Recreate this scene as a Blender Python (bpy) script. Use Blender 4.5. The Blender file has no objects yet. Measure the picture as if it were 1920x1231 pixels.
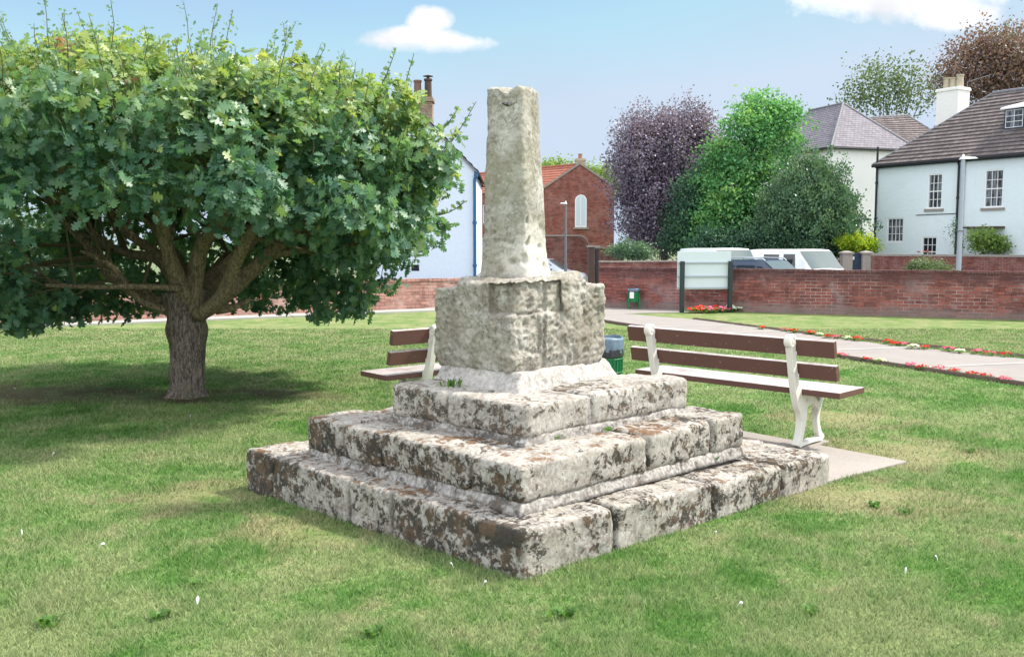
import bpy, math, random
import numpy as np
from mathutils import Vector, noise as mn
R = math.radians
random.seed(7); rng = np.random.default_rng(11)
scn = bpy.context.scene
col = scn.collection

# ---------------------------------------------------------------- camera, sky, sun
F_PX, EYE, HORIZ = 1750.0, 1.55, 457.0
PITCH = math.atan((615.5 - HORIZ) / F_PX)
cam_d = bpy.data.cameras.new('camera'); cam = bpy.data.objects.new('camera', cam_d); col.objects.link(cam)
cam_d.sensor_width = 36; cam_d.lens = 36 * F_PX / 1920
cam_d.clip_start = 0.1; cam_d.clip_end = 2000
cam.location = (0, 0, EYE); cam.rotation_euler = (math.pi / 2 - PITCH, 0, 0)
scn.camera = cam
scn.view_settings.view_transform = 'Standard'; scn.view_settings.look = 'None'
scn.view_settings.exposure = 1.28; scn.view_settings.gamma = 1

SUN_AZ, SUN_EL = R(77), R(50)            # azimuth clockwise from +Y
w = bpy.data.worlds.new('World'); scn.world = w; w.use_nodes = True
nt = w.node_tree; nt.nodes.clear()
def wn(t, **k):
    n = nt.nodes.new(t)
    for a, b in k.items(): setattr(n, a, b)
    return n
sky = wn('ShaderNodeTexSky', sky_type='NISHITA', sun_disc=False, sun_elevation=SUN_EL, sun_rotation=SUN_AZ,
         air_density=0.9, dust_density=0.0, ozone_density=1.5)
bg = wn('ShaderNodeBackground'); bg.inputs[1].default_value = 0.09
out = wn('ShaderNodeOutputWorld')
def wmath(op, a, b=None, clamp=False):
    n = wn('ShaderNodeMath', operation=op, use_clamp=clamp)
    for i, v in enumerate((a, b)):
        if v is None: continue
        if isinstance(v, (int, float)): n.inputs[i].default_value = v
        else: nt.links.new(v, n.inputs[i])
    return n.outputs[0]
tc = wn('ShaderNodeTexCoord'); sep = wn('ShaderNodeSeparateXYZ'); nt.links.new(tc.outputs['Generated'], sep.inputs[0])
yy = wmath('MAXIMUM', sep.outputs[1], 0.001)
ax_ = wmath('DIVIDE', sep.outputs[0], yy); az_ = wmath('DIVIDE', sep.outputs[2], yy)
cmb = wn('ShaderNodeCombineXYZ'); nt.links.new(ax_, cmb.inputs[0]); nt.links.new(az_, cmb.inputs[1])
def wnoise(scale, det, rough=0.6, stretch=(1, 1, 1)):
    mp = wn('ShaderNodeMapping'); mp.inputs['Scale'].default_value = stretch
    nt.links.new(cmb.outputs[0], mp.inputs[0])
    n = wn('ShaderNodeTexNoise'); n.inputs['Scale'].default_value = scale; n.inputs['Detail'].default_value = det
    n.inputs['Roughness'].default_value = rough; nt.links.new(mp.outputs[0], n.inputs['Vector']); return n.outputs['Fac']
n1 = wnoise(16, 9, 0.66); n2 = wnoise(7, 3)
def cloud(cx, cz, rx, rz, base):
    dx = wmath('DIVIDE', wmath('SUBTRACT', ax_, cx), rx); dz = wmath('DIVIDE', wmath('SUBTRACT', az_, cz), rz)
    q = wmath('ADD', wmath('MULTIPLY', dx, dx), wmath('MULTIPLY', dz, dz))
    m = wmath('SUBTRACT', 1.0, q)
    m = wmath('ADD', m, wmath('MULTIPLY', wmath('SUBTRACT', n1, 0.5), 2.6))
    m = wmath('MULTIPLY', m, 1.5, True)
    fl = wmath('MULTIPLY', wmath('ADD', wmath('SUBTRACT', az_, base), wmath('MULTIPLY', wmath('SUBTRACT', n1, 0.5), .02)), 90, True)   # flat underside
    return wmath('MULTIPLY', m, fl)
m = cloud(-0.10, 0.212, 0.066, 0.016, 0.200)
m = wmath('MAXIMUM', m, cloud(-0.085, 0.232, 0.026, 0.017, 0.200))
m = wmath('MAXIMUM', m, cloud(-0.06, 0.207, 0.045, 0.012, 0.198))
m = wmath('MAXIMUM', m, cloud(0.40, 0.262, 0.125, 0.038, 0.218))
m = wmath('MAXIMUM', m, cloud(0.46, 0.238, 0.055, 0.022, 0.215))
wisp = wmath('MULTIPLY', wmath('SUBTRACT', wnoise(3.5, 6, .55, (1, 2.6, 1)), 0.44), 1.3, True)
wisp = wmath('ADD', wmath('MINIMUM', wisp, 0.32), .04)
up = wmath('GREATER_THAN', sep.outputs[1], 0.02)
m = wmath('MULTIPLY', m, up)
cap = wn('ShaderNodeMixRGB', blend_type='DARKEN'); cap.inputs[0].default_value = 1; nt.links.new(sky.outputs[0], cap.inputs[1]); cap.inputs[2].default_value = (3.0, 3.55, 4.3, 1)
mix0 = wn('ShaderNodeMixRGB'); nt.links.new(wmath('MULTIPLY', wisp, up), mix0.inputs[0]); nt.links.new(cap.outputs[0], mix0.inputs[1]); mix0.inputs[2].default_value = (2.5, 3.05, 3.8, 1)
mixc = wn('ShaderNodeMixRGB'); nt.links.new(m, mixc.inputs[0]); nt.links.new(mix0.outputs[0], mixc.inputs[1])
cc = wn('ShaderNodeMixRGB'); nt.links.new(wmath('MULTIPLY', wmath('SUBTRACT', n2, 0.3), 2.2, True), cc.inputs[0])
cc.inputs[1].default_value = (3.9, 3.95, 4.2, 1); cc.inputs[2].default_value = (6.6, 6.6, 6.6, 1)
nt.links.new(cc.outputs[0], mixc.inputs[2])
# unseen bright clouds added overhead and behind the camera for soft fill
bn = wn('ShaderNodeTexNoise'); bn.inputs['Scale'].default_value = 2.6; bn.inputs['Detail'].default_value = 8; bn.inputs['Roughness'].default_value = .6; nt.links.new(tc.outputs['Generated'], bn.inputs['Vector'])
where = wmath('MAXIMUM', wmath('MULTIPLY', wmath('SUBTRACT', -0.05, sep.outputs[1]), 5.0, True), wmath('MULTIPLY', wmath('SUBTRACT', sep.outputs[2], 0.50), 6.0, True))
cover = wmath('MULTIPLY', wmath('MULTIPLY', wmath('SUBTRACT', bn.outputs['Fac'], 0.36), 7.0, True), where)
cover = wmath('MULTIPLY', cover, wmath('GREATER_THAN', sep.outputs[2], 0.0))
mixb = wn('ShaderNodeMixRGB'); nt.links.new(cover, mixb.inputs[0]); nt.links.new(mixc.outputs[0], mixb.inputs[1]); mixb.inputs[2].default_value = (10.5, 10.9, 11.5, 1)
nt.links.new(mixb.outputs[0], bg.inputs[0]); nt.links.new(bg.outputs[0], out.inputs[0])

sd = bpy.data.lights.new('sun', 'SUN'); sd.energy = 2.9; sd.angle = R(5.0); sd.color = (1.0, 0.94, 0.84)
sun = bpy.data.objects.new('sun', sd); col.objects.link(sun)
sv = Vector((math.sin(SUN_AZ) * math.cos(SUN_EL), math.cos(SUN_AZ) * math.cos(SUN_EL), math.sin(SUN_EL)))
sun.rotation_euler = sv.to_track_quat('Z', 'Y').to_euler(); sun.location = (20, 10, 30)

# ---------------------------------------------------------------- layout helpers (picture measurement -> metres)
_c, _s = math.cos(PITCH), math.sin(PITCH)
def ray(px, py):
    x = (px - 960) / F_PX; y = (615.5 - py) / F_PX
    return Vector((x, _c + y * _s, -_s + y * _c))
def gp(px, py, z=0.0):
    d = ray(px, py); t = (z - EYE) / d.z; return Vector((d.x * t, d.y * t, z))
def at(px, py, Y):
    d = ray(px, py); t = Y / d.y; return Vector((d.x * t, Y, EYE + d.z * t))
STREET = -0.7

# ---------------------------------------------------------------- object helpers
def tag(o, label=None, cat=None, group=None, kind=None):
    if label: o['label'] = label
    if cat: o['category'] = cat
    if group: o['group'] = group
    if kind: o['kind'] = kind
    return o
def thing(name, label, cat, loc=(0, 0, 0), rz=0, group=None):
    o = bpy.data.objects.new(name, None); col.objects.link(o); o.location = loc; o.rotation_euler = (0, 0, rz)
    o.empty_display_size = .1
    return tag(o, label, cat, group)
def mesh_np(name, V, T, mat, parent=None, smooth=False, off=None, attr=None, uv=False):
    """fast triangle mesh; attr = dict(name -> per-vertex float array)"""
    V = np.asarray(V, dtype=np.float32); T = np.asarray(T, dtype=np.int32)
    if off is None and parent is not None: off = parent.location
    if off is not None: V = V - np.array(off, dtype=np.float32)
    me = bpy.data.meshes.new(name)
    me.vertices.add(len(V)); me.vertices.foreach_set('co', V.ravel())
    k = T.shape[1]
    me.loops.add(T.size); me.loops.foreach_set('vertex_index', T.ravel())
    me.polygons.add(len(T)); me.polygons.foreach_set('loop_start', np.arange(len(T), dtype=np.int32) * k)
    me.polygons.foreach_set('loop_total', np.full(len(T), k, dtype=np.int32))
    me.update(calc_edges=True)
    if smooth: me.polygons.foreach_set('use_smooth', np.ones(len(T), dtype=bool))
    for a, v in (attr or {}).items():
        at_ = me.attributes.new(a, 'FLOAT', 'POINT'); at_.data.foreach_set('value', np.asarray(v, dtype=np.float32))
    me.materials.append(mat)
    o = bpy.data.objects.new(name, me); col.objects.link(o)
    if parent is not None: o.parent = parent
    elif off is not None: o.location = off
    return o
class MB:
    """collects faces; build() links them as ONE mesh with metre UVs. Coordinates are world unless local=True."""
    def __init__(s): s.v = []; s.f = []
    def poly(s, pts):
        b = len(s.v); s.v += [Vector(p) for p in pts]; s.f.append(tuple(range(b, b + len(pts)))); return s
    def hexa(s, p):     # 8 points: bottom 4 ccw, top 4 ccw
        b = len(s.v); s.v += [Vector(q) for q in p]
        for q in ((3, 2, 1, 0), (4, 5, 6, 7), (0, 1, 5, 4), (1, 2, 6, 5), (2, 3, 7, 6), (3, 0, 4, 7)): s.f.append(tuple(b + i for i in q))
        return s
    def box(s, o, ax, ay, az):      # origin corner + three edge vectors
        o, ax, ay, az = map(Vector, (o, ax, ay, az))
        if ax.cross(ay).dot(az) < 0: ax, ay = ay, ax
        return s.hexa([o, o + ax, o + ax + ay, o + ay, o + az, o + ax + az, o + ax + ay + az, o + ay + az])
    def bx(s, c, d):                # centre, full dims, axis aligned
        c = Vector(c); d = Vector(d); return s.box(c - d / 2, (d.x, 0, 0), (0, d.y, 0), (0, 0, d.z))
    def prism(s, pts, ext):         # planar polygon extruded by ext
        ext = Vector(ext); n = len(pts); P = [Vector(p) for p in pts]
        nrm = Vector((0, 0, 0))
        for i in range(n): nrm += P[i].cross(P[(i + 1) % n])
        if nrm.dot(ext) > 0: P.reverse()
        b = len(s.v); s.v += P + [p + ext for p in P]
        s.f.append(tuple(range(b, b + n))); s.f.append(tuple(b + n + i for i in reversed(range(n))))
        for i in range(n):
            j = (i + 1) % n; s.f.append((b + j, b + i, b + n + i, b + n + j))
        return s
    def tube(s, pts, rad, n=8, cap=True):
        P = [Vector(p) for p in pts]
        if isinstance(rad, (int, float)): rad = [rad] * len(P)
        b = len(s.v); up0 = None
        for i, p in enumerate(P):
            t = (P[min(i + 1, len(P) - 1)] - P[max(i - 1, 0)]).normalized()
            if up0 is None:
                a = Vector((0, 0, 1)) if abs(t.z) < .9 else Vector((1, 0, 0)); u = t.cross(a).normalized()
            else: u = (up0 - t * up0.dot(t)).normalized()
            up0 = u; v = t.cross(u)
            for k in range(n):
                a = 2 * math.pi * k / n; s.v.append(p + (u * math.cos(a) + v * math.sin(a)) * rad[i])
        for i in range(len(P) - 1):
            for k in range(n):
                a = b + i * n + k; c = b + i * n + (k + 1) % n; s.f.append((a, c, c + n, a + n))
        if cap:
            s.f.append(tuple(b + k for k in reversed(range(n)))); e = b + (len(P) - 1) * n; s.f.append(tuple(e + k for k in range(n)))
        return s
    def lathe(s, c, prof, n=16):    # prof: list (r, z)
        c = Vector(c); b = len(s.v)
        for r, z in prof:
            for k in range(n):
                a = 2 * math.pi * k / n; s.v.append(c + Vector((r * math.cos(a), r * math.sin(a), z)))
        for i in range(len(prof) - 1):
            for k in range(n):
                a = b + i * n + k; d = b + i * n + (k + 1) % n; s.f.append((a, d, d + n, a + n))
        s.f.append(tuple(b + k for k in reversed(range(n)))); e = b + (len(prof) - 1) * n; s.f.append(tuple(e + k for k in range(n)))
        return s
    def build(s, name, mat, parent=None, smooth=False, local=False, bevel=0, off=None):
        if off is None: off = parent.location if (parent is not None and not local) else Vector((0, 0, 0))
        off = Vector(off)
        me = bpy.data.meshes.new(name); me.from_pydata([tuple(v - off) for v in s.v], [], s.f)
        uvl = me.uv_layers.new(name='UVMap'); Z = Vector((0, 0, 1)); data = uvl.data
        for p in me.polygons:
            n = p.normal
            if abs(n.z) > .98: u, v = Vector((1, 0, 0)), Vector((0, 1, 0))
            else: u = Z.cross(n).normalized(); v = n.cross(u)
            for li in p.loop_indices:
                c = me.vertices[me.loops[li].vertex_index].co + off; data[li].uv = (c.dot(u), c.dot(v))
        if smooth:
            me.polygons.foreach_set('use_smooth', [True] * len(me.polygons))
        me.materials.append(mat)
        o = bpy.data.objects.new(name, me); col.objects.link(o)
        if parent is not None: o.parent = parent
        elif off.length > 0: o.location = off
        if bevel:
            md = o.modifiers.new('bevel', 'BEVEL'); md.width = bevel; md.segments = 2; md.limit_method = 'ANGLE'
        return o
def copy_tree(o, parent=None, keep=False):
    c = o.copy(); col.objects.link(c)
    if parent is not None: c.parent = parent
    for ch in o.children: copy_tree(ch, c)
    return c

# ---------------------------------------------------------------- material helpers
class NT:
    def __init__(s, name):
        s.m = bpy.data.materials.new(name); s.m.use_nodes = True; s.t = s.m.node_tree
        s.b = s.t.nodes['Principled BSDF']; s.o = s.t.nodes['Material Output']
    def n(s, t, **k):
        x = s.t.nodes.new(t)
        for a, b in k.items(): setattr(x, a, b)
        return x
    def l(s, a, b): s.t.links.new(a, b)
    def set(s, sock, v):
        if hasattr(v, 'is_output') or hasattr(v, 'links'): s.l(v, sock)
        elif isinstance(v, tuple) and len(v) == 3 and len(sock.default_value) == 4: sock.default_value = (*v, 1)
        else: sock.default_value = v
    def pos(s): return s.n('ShaderNodeNewGeometry').outputs['Position']
    def objc(s): return s.n('ShaderNodeTexCoord').outputs['Object']
    def uv(s): return s.n('ShaderNodeTexCoord').outputs['UV']
    def nz(s):
        g = s.n('ShaderNodeNewGeometry'); x = s.n('ShaderNodeSeparateXYZ'); s.l(g.outputs['Normal'], x.inputs[0]); return x.outputs[2]
    def noise(s, vec, scale, det=4, rough=.55, stretch=None, dist=0):
        if stretch:
            mp = s.n('ShaderNodeMapping'); mp.inputs['Scale'].default_value = stretch; s.l(vec, mp.inputs[0]); vec = mp.outputs[0]
        x = s.n('ShaderNodeTexNoise'); x.inputs['Scale'].default_value = scale; x.inputs['Detail'].default_value = det
        x.inputs['Roughness'].default_value = rough; x.inputs['Distortion'].default_value = dist; s.l(vec, x.inputs['Vector']); return x.outputs['Fac']
    def vor(s, vec, scale, feat='F1'):
        x = s.n('ShaderNodeTexVoronoi', feature=feat); x.inputs['Scale'].default_value = scale; s.l(vec, x.inputs['Vector']); return x
    def m_(s, op, a, b=None, clamp=False):
        x = s.n('ShaderNodeMath', operation=op, use_clamp=clamp); s.set(x.inputs[0], a)
        if b is not None: s.set(x.inputs[1], b)
        return x.outputs[0]
    def ramp(s, f, lo, hi):      # smooth step
        x = s.n('ShaderNodeMapRange', interpolation_type='SMOOTHSTEP'); s.set(x.inputs[0], f); x.inputs[1].default_value = lo; x.inputs[2].default_value = hi; return x.outputs[0]
    def mix(s, f, a, b, mode='MIX'):
        x = s.n('ShaderNodeMixRGB', blend_type=mode); s.set(x.inputs[0], f); s.set(x.inputs[1], a); s.set(x.inputs[2], b); return x.outputs[0]
    def bump(s, h, strength=.5, dist=.01, nrm=None):
        x = s.n('ShaderNodeBump'); x.inputs['Strength'].default_value = strength; x.inputs['Distance'].default_value = dist; s.l(h, x.inputs['Height'])
        if nrm is not None: s.l(nrm, x.inputs['Normal'])
        return x.outputs[0]
    def attr(s, name): return s.n('ShaderNodeAttribute', attribute_name=name).outputs['Fac']
    def fin(s, color=None, rough=None, nrm=None, spec=None, metal=None):
        if color is not None: s.set(s.b.inputs['Base Color'], color)
        if rough is not None: s.set(s.b.inputs['Roughness'], rough)
        if nrm is not None: s.l(nrm, s.b.inputs['Normal'])
        if spec is not None: s.b.inputs['Specular IOR Level'].default_value = spec
        if metal is not None: s.b.inputs['Metallic'].default_value = metal
        return s.m
def simple(name, c, rough=.6, var=.25, scale=8, spec=.4, metal=0, bump=.1):
    k = NT(name); p = k.objc(); f = k.noise(p, scale, 5, .6)
    cc = k.mix(f, tuple(x * (1 - var) for x in c), tuple(min(1, x * (1 + var)) for x in c))
    return k.fin(cc, k.m_('ADD', k.m_('MULTIPLY', k.noise(p, scale * 2.3, 3), .25), rough - .12), k.bump(k.noise(p, scale * 6, 3), bump, .004), spec, metal)

# stone ----------------------------------------------------------
def stone_mat(name, c1, c2, lichen, rust, green=0, lscale=9, bumpd=.012, fresh=False, streak=False, pits=0):
    k = NT(name); p = k.pos(); nz = k.nz()
    base = k.mix(k.ramp(k.noise(p, 5, 6, .6), .35, .65), c1, c2)
    base = k.mix(k.m_('MULTIPLY', k.ramp(k.noise(p, 45, 6, .75), .42, .62), .55), base, (.66, .64, .6))
    base = k.mix(k.m_('MULTIPLY', k.ramp(k.noise(p, 26, 7, .75), .5, .66), .5), base, (.17, .15, .13))
    base = k.mix(k.m_('MULTIPLY', k.ramp(k.noise(p, 90, 5, .8), .54, .62), .5), base, (.1, .09, .085))
    if pits:
        base = k.mix(k.m_('MULTIPLY', k.ramp(k.noise(p, 17, 9, .8, dist=.5), .50, .60), pits), base, (.115, .10, .085))
        base = k.mix(k.m_('MULTIPLY', k.ramp(k.noise(p, 33, 7, .8), .55, .62), .55), base, (.66, .63, .57))
        base = k.mix(k.m_('MULTIPLY', k.ramp(k.noise(p, 2.6, 4, .6), .45, .6), .35), base, (.25, .22, .17))
    if green: base = k.mix(k.m_('MULTIPLY', k.ramp(k.noise(p, 3.1, 5, .6), .4, .62), green), base, (.19, .18, .10))
    if streak:
        st = k.noise(p, 7, 6, .65, (1, 1, .25)); base = k.mix(k.m_('MULTIPLY', k.ramp(st, .46, .62), .55), base, (.2, .17, .14))
    big = k.noise(p, 2.3, 3, .5); gx = k.n('ShaderNodeNewGeometry'); sx = k.n('ShaderNodeSeparateXYZ'); k.l(gx.outputs['Normal'], sx.inputs[0]); nx = sx.outputs[0]   # lichen favours the damp side
    side = k.m_('SUBTRACT', 1.0, k.m_('ABSOLUTE', nz))
    l1 = k.m_('ADD', k.m_('MULTIPLY', k.noise(p, lscale, 10, .75, dist=.3), .72), k.m_('MULTIPLY', k.noise(p, lscale * 3.6, 6, .75), .28))
    lo = k.m_('ADD', k.m_('MULTIPLY', k.m_('SUBTRACT', big, .5), .34), k.m_('ADD', l1, k.m_('ADD', k.m_('MULTIPLY', side, .035), k.m_('MULTIPLY', nx, -.032))))
    if fresh:      # split, unweathered face low on the right of the shaft
        x_ = k.n('ShaderNodeVectorMath', operation='DISTANCE'); k.l(p, x_.inputs[0]); x_.inputs[1].default_value = (.17, 5.68, 1.46)
        fm = k.ramp(k.m_('ADD', k.m_('MULTIPLY', x_.outputs['Value'], -1.0), k.m_('MULTIPLY', k.noise(p, 9, 6, .7), .35)), -.10, .0)
        base = k.mix(k.m_('MULTIPLY', fm, .75), base, (.62, .59, .53))
    lm = k.m_('MULTIPLY', k.ramp(lo, .575 - .055 * lichen, .62 - .055 * lichen), min(1, .55 + .4 * lichen))
    lcol = k.mix(k.ramp(k.noise(p, 14, 5, .6), .45, .62), (.03, .026, .021), (.10, .06, .032))
    colr = k.mix(lm, base, lcol)
    topm = k.ramp(nz, .45, .85)
    rm = k.m_('MULTIPLY', k.m_('MULTIPLY', k.ramp(k.m_('ADD', k.noise(p, 11, 9, .75), k.m_('MULTIPLY', k.m_('SUBTRACT', k.noise(p, 2.0, 3), .5), .5)), .54, .6), topm), rust)
    colr = k.mix(rm, colr, k.mix(k.noise(p, 30, 4), (.10, .05, .025), (.22, .12, .055)))
    # pale lichen rosettes
    v = k.vor(p, 30); rs = k.m_('MULTIPLY', k.m_('LESS_THAN', v.outputs['Distance'], .3), k.ramp(k.noise(p, 6, 3), .52, .6))
    colr = k.mix(k.m_('MULTIPLY', rs, .22), colr, (.7, .69, .64))
    h = k.m_('ADD', k.m_('MULTIPLY', k.noise(p, 30, 10, .78), 1.0), k.m_('MULTIPLY', lm, .12))
    h2 = k.noise(p, 130, 6, .8)
    nb = k.bump(h2, .55, .003, k.bump(h, .9, bumpd))
    return k.fin(colr, .93, nb, .15)
M = {}
M['stone'] = stone_mat('weathered_limestone', (.25, .22, .19), (.385, .35, .31), .86, .9, green=.15, lscale=15)
M['stone_mid'] = stone_mat('weathered_limestone_mid', (.26, .23, .20), (.40, .365, .325), .92, .9, green=.12, lscale=16)
M['stone_top'] = stone_mat('weathered_limestone_upper', (.28, .25, .22), (.42, .39, .35), .72, .35, green=.1, lscale=19)
M['socket'] = stone_mat('socket_limestone', (.45, .415, .355), (.62, .59, .53), -.1, .1, green=.35, lscale=24, bumpd=.022, streak=True, pits=.5)
M['shaft'] = stone_mat('shaft_limestone', (.31, .29, .255), (.47, .45, .405), -.5, .0, green=.45, lscale=22, bumpd=.014, fresh=True, pits=.55)
M['skirt'] = stone_mat('pale_cement', (.30, .28, .26), (.42, .39, .36), -.2, .25, bumpd=.006)
M['mortar'] = stone_mat('cement_mortar', (.17, .155, .14), (.27, .25, .23), .35, .25, bumpd=.006)

def brick_mat(name, c1, c2, mortar, blotch=.4, blotchcol=(.42, .36, .34), bw=.225, bh=.075, dark=0):
    k = NT(name); uv = k.uv()
    mp = k.n('ShaderNodeVectorMath', operation='ADD'); k.l(uv, mp.inputs[0]); wc = k.n('ShaderNodeTexNoise'); wc.inputs['Scale'].default_value = 1.7; wc.inputs['Detail'].default_value = 4; k.l(uv, wc.inputs['Vector']); ws = k.n('ShaderNodeVectorMath', operation='SCALE'); k.l(wc.outputs['Color'], ws.inputs[0]); ws.inputs['Scale'].default_value = .045; k.l(ws.outputs[0], mp.inputs[1])
    b = k.n('ShaderNodeTexBrick', offset=.5, squash=1.0); k.l(mp.outputs[0], b.inputs['Vector'])
    b.inputs['Color1'].default_value = (*c1, 1); b.inputs['Color2'].default_value = (*c2, 1); b.inputs['Mortar'].default_value = (*mortar, 1)
    b.inputs['Scale'].default_value = 1; b.inputs['Mortar Size'].default_value = .007; b.inputs['Mortar Smooth'].default_value = .3; b.inputs['Bias'].default_value = -.1
    b.inputs['Brick Width'].default_value = bw; b.inputs['Row Height'].default_value = bh
    # per brick tint
    fx = k.n('ShaderNodeSeparateXYZ'); k.l(mp.outputs[0], fx.inputs[0])
    row = k.m_('FLOOR', k.m_('DIVIDE', fx.outputs[1], bh)); cx = k.m_('FLOOR', k.m_('ADD', k.m_('DIVIDE', fx.outputs[0], bw), k.m_('MULTIPLY', row, .5)))
    cb = k.n('ShaderNodeCombineXYZ'); k.l(cx, cb.inputs[0]); k.l(row, cb.inputs[1])
    wn_ = k.n('ShaderNodeTexWhiteNoise', noise_dimensions='2D'); k.l(cb.outputs[0], wn_.inputs['Vector'])
    c = k.mix(k.m_('MULTIPLY', k.ramp(wn_.outputs['Value'], .6, 1), .6), b.outputs['Color'], tuple(x * .35 for x in c1))
    p = k.pos()
    c = k.mix(b.outputs['Fac'], c, k.mix(k.ramp(k.noise(p, 1.3, 5, .7), .42, .6), tuple(x * .45 for x in c2), mortar))
    c = k.mix(k.m_('MULTIPLY', k.ramp(k.noise(p, 1.6, 6, .65), .52, .68), blotch), c, blotchcol)
    c = k.mix(k.m_('MULTIPLY', k.ramp(k.noise(p, 2.7, 5, .6), .55, .7), .5), c, tuple(x * .3 for x in c1))
    if dark:
        zz_ = k.n('ShaderNodeSeparateXYZ'); k.l(p, zz_.inputs[0]); wz = k.m_('ADD', zz_.outputs[2], k.m_('MULTIPLY', k.m_('SUBTRACT', k.noise(p, 3, 5, .7), .5), .5))
        c = k.mix(k.m_('MULTIPLY', k.ramp(wz, .62, .85), .65), c, (.075, .04, .045))       # algae under the coping
        c = k.mix(k.m_('MULTIPLY', k.ramp(wz, .26, .08), .6), c, (.22, .19, .18))           # pale rising-damp salts
    c = k.mix(.2, c, k.mix(k.noise(p, 30, 4), (.05, .04, .04), (.7, .6, .55)), 'OVERLAY')
    h = k.m_('ADD', k.m_('SUBTRACT', 1.0, b.outputs['Fac']), k.m_('MULTIPLY', k.noise(p, 40, 4), .5))
    return k.fin(c, .88, k.bump(h, .6, .01), .25)
M['brick'] = brick_mat('old_red_brick', (.30, .105, .085), (.16, .065, .06), (.40, .32, .32), .6, (.30, .23, .235), dark=1)
M['brick_pale'] = brick_mat('pale_worn_brick', (.46, .25, .20), (.33, .18, .15), (.50, .43, .40), .6, (.46, .37, .34))
M['brick_house'] = brick_mat('house_brick', (.33, .12, .09), (.22, .08, .065), (.36, .27, .24), .2, (.4, .25, .2), dark=0)
M['brick_garden'] = brick_mat('garden_brick', (.24, .09, .07), (.16, .065, .055), (.3, .25, .24), .4, (.25, .2, .19))
M['coping'] = simple('coping_brick', (.2, .1, .09), .9, .5, 6, .2)
M['stone_grey'] = simple('grey_dressed_stone', (.28, .25, .22), .9, .3, 9, .2, bump=.3)

def render_mat(name, c, dirt=.15):
    k = NT(name); p = k.pos()
    cc = k.mix(k.m_('MULTIPLY', k.ramp(k.noise(p, 1.3, 6, .65), .5, .75), dirt), c, tuple(x * .62 for x in c))
    cc = k.mix(k.m_('MULTIPLY', k.ramp(k.noise(p, 3, 5, .6, (3, 3, .35)), .55, .75), dirt * .8), cc, (.42, .42, .38))
    h = k.noise(p, 7, 6, .6)
    return k.fin(cc, .85, k.bump(h, .5, .03), .3)
M['white_wall'] = render_mat('white_limewash', (.68, .765, .79))
M['white_wall_left'] = render_mat('white_render_gable', (.60, .67, .76), .12)
M['white_warm'] = render_mat('cream_render', (.82, .80, .76), .12)
def tile_mat(name, c1, c2, bw, bh, moss=.2, mosscol=(.2, .2, .17)):
    k = NT(name); uv = k.uv()
    b = k.n('ShaderNodeTexBrick', offset=.5); k.l(uv, b.inputs['Vector'])
    b.inputs['Color1'].default_value = (*c1, 1); b.inputs['Color2'].default_value = (*c2, 1); b.inputs['Mortar'].default_value = (*[x * .35 for x in c1], 1)
    b.inputs['Scale'].default_value = 1; b.inputs['Mortar Size'].default_value = bw * .045; b.inputs['Brick Width'].default_value = bw; b.inputs['Row Height'].default_value = bh
    p = k.pos()
    c = k.mix(k.m_('MULTIPLY', k.ramp(k.noise(p, 2.2, 7, .7), .5, .7), moss), b.outputs['Color'], mosscol)
    c = k.mix(k.m_('MULTIPLY', k.ramp(k.noise(p, 5, 5, .7), .5, .7), .5), c, tuple(x * .5 for x in c1))
    return k.fin(c, .8, k.bump(k.m_('SUBTRACT', 1.0, b.outputs['Fac']), .6, .02), .35)
M['tile_dark'] = tile_mat('dark_pantile', (.16, .13, .125), (.085, .07, .07), .24, .3, .5, (.24, .21, .20))
M['slate'] = tile_mat('grey_slate', (.24, .22, .25), (.17, .155, .18), .25, .2, .35, (.3, .26, .27))
M['tile_red'] = tile_mat('orange_pantile', (.42, .15, .095), (.33, .115, .075), .22, .3, .3, (.3, .13, .09))
M['lead'] = simple('grey_lead', (.16, .16, .18), .6, .3)
M['black_iron'] = simple('black_gutter_iron', (.012, .014, .018), .45, .3)
M['blue_pipe'] = simple('blue_painted_pipe', (.015, .09, .20), .45, .2)
M['white_paint'] = simple('white_window_paint', (.8, .8, .8), .5, .05)
M['glass'] = NT('dark_window_glass').fin((.02, .026, .035), .06, spec=.6)
def glass_curtain():
    k = NT('window_glass_curtain'); p = k.pos()
    f = k.m_('MULTIPLY', k.ramp(k.noise(p, 5, 3, .5, (1.5, 1.5, .3)), .4, .6), .8)
    return k.fin(k.mix(f, (.03, .035, .045), (.20, .23, .26)), .1, spec=.6)
M['glass_net'] = glass_curtain()
M['galv'] = simple('galvanised_post', (.34, .38, .42), .45, .12, 5, .5, .3)
M['cast_iron'] = None
def iron_mat():
    k = NT('cream_painted_iron'); p = k.objc()
    c = k.mix(k.ramp(k.noise(p, 9, 6, .65), .5, .75), (.68, .66, .6), (.5, .47, .42))
    c = k.mix(k.m_('MULTIPLY', k.ramp(k.noise(p, 22, 6, .7), .62, .68), .8), c, (.17, .07, .03))
    return k.fin(c, .55, k.bump(k.noise(p, 60, 4), .25, .003), .35)
M['cast_iron'] = iron_mat()
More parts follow.
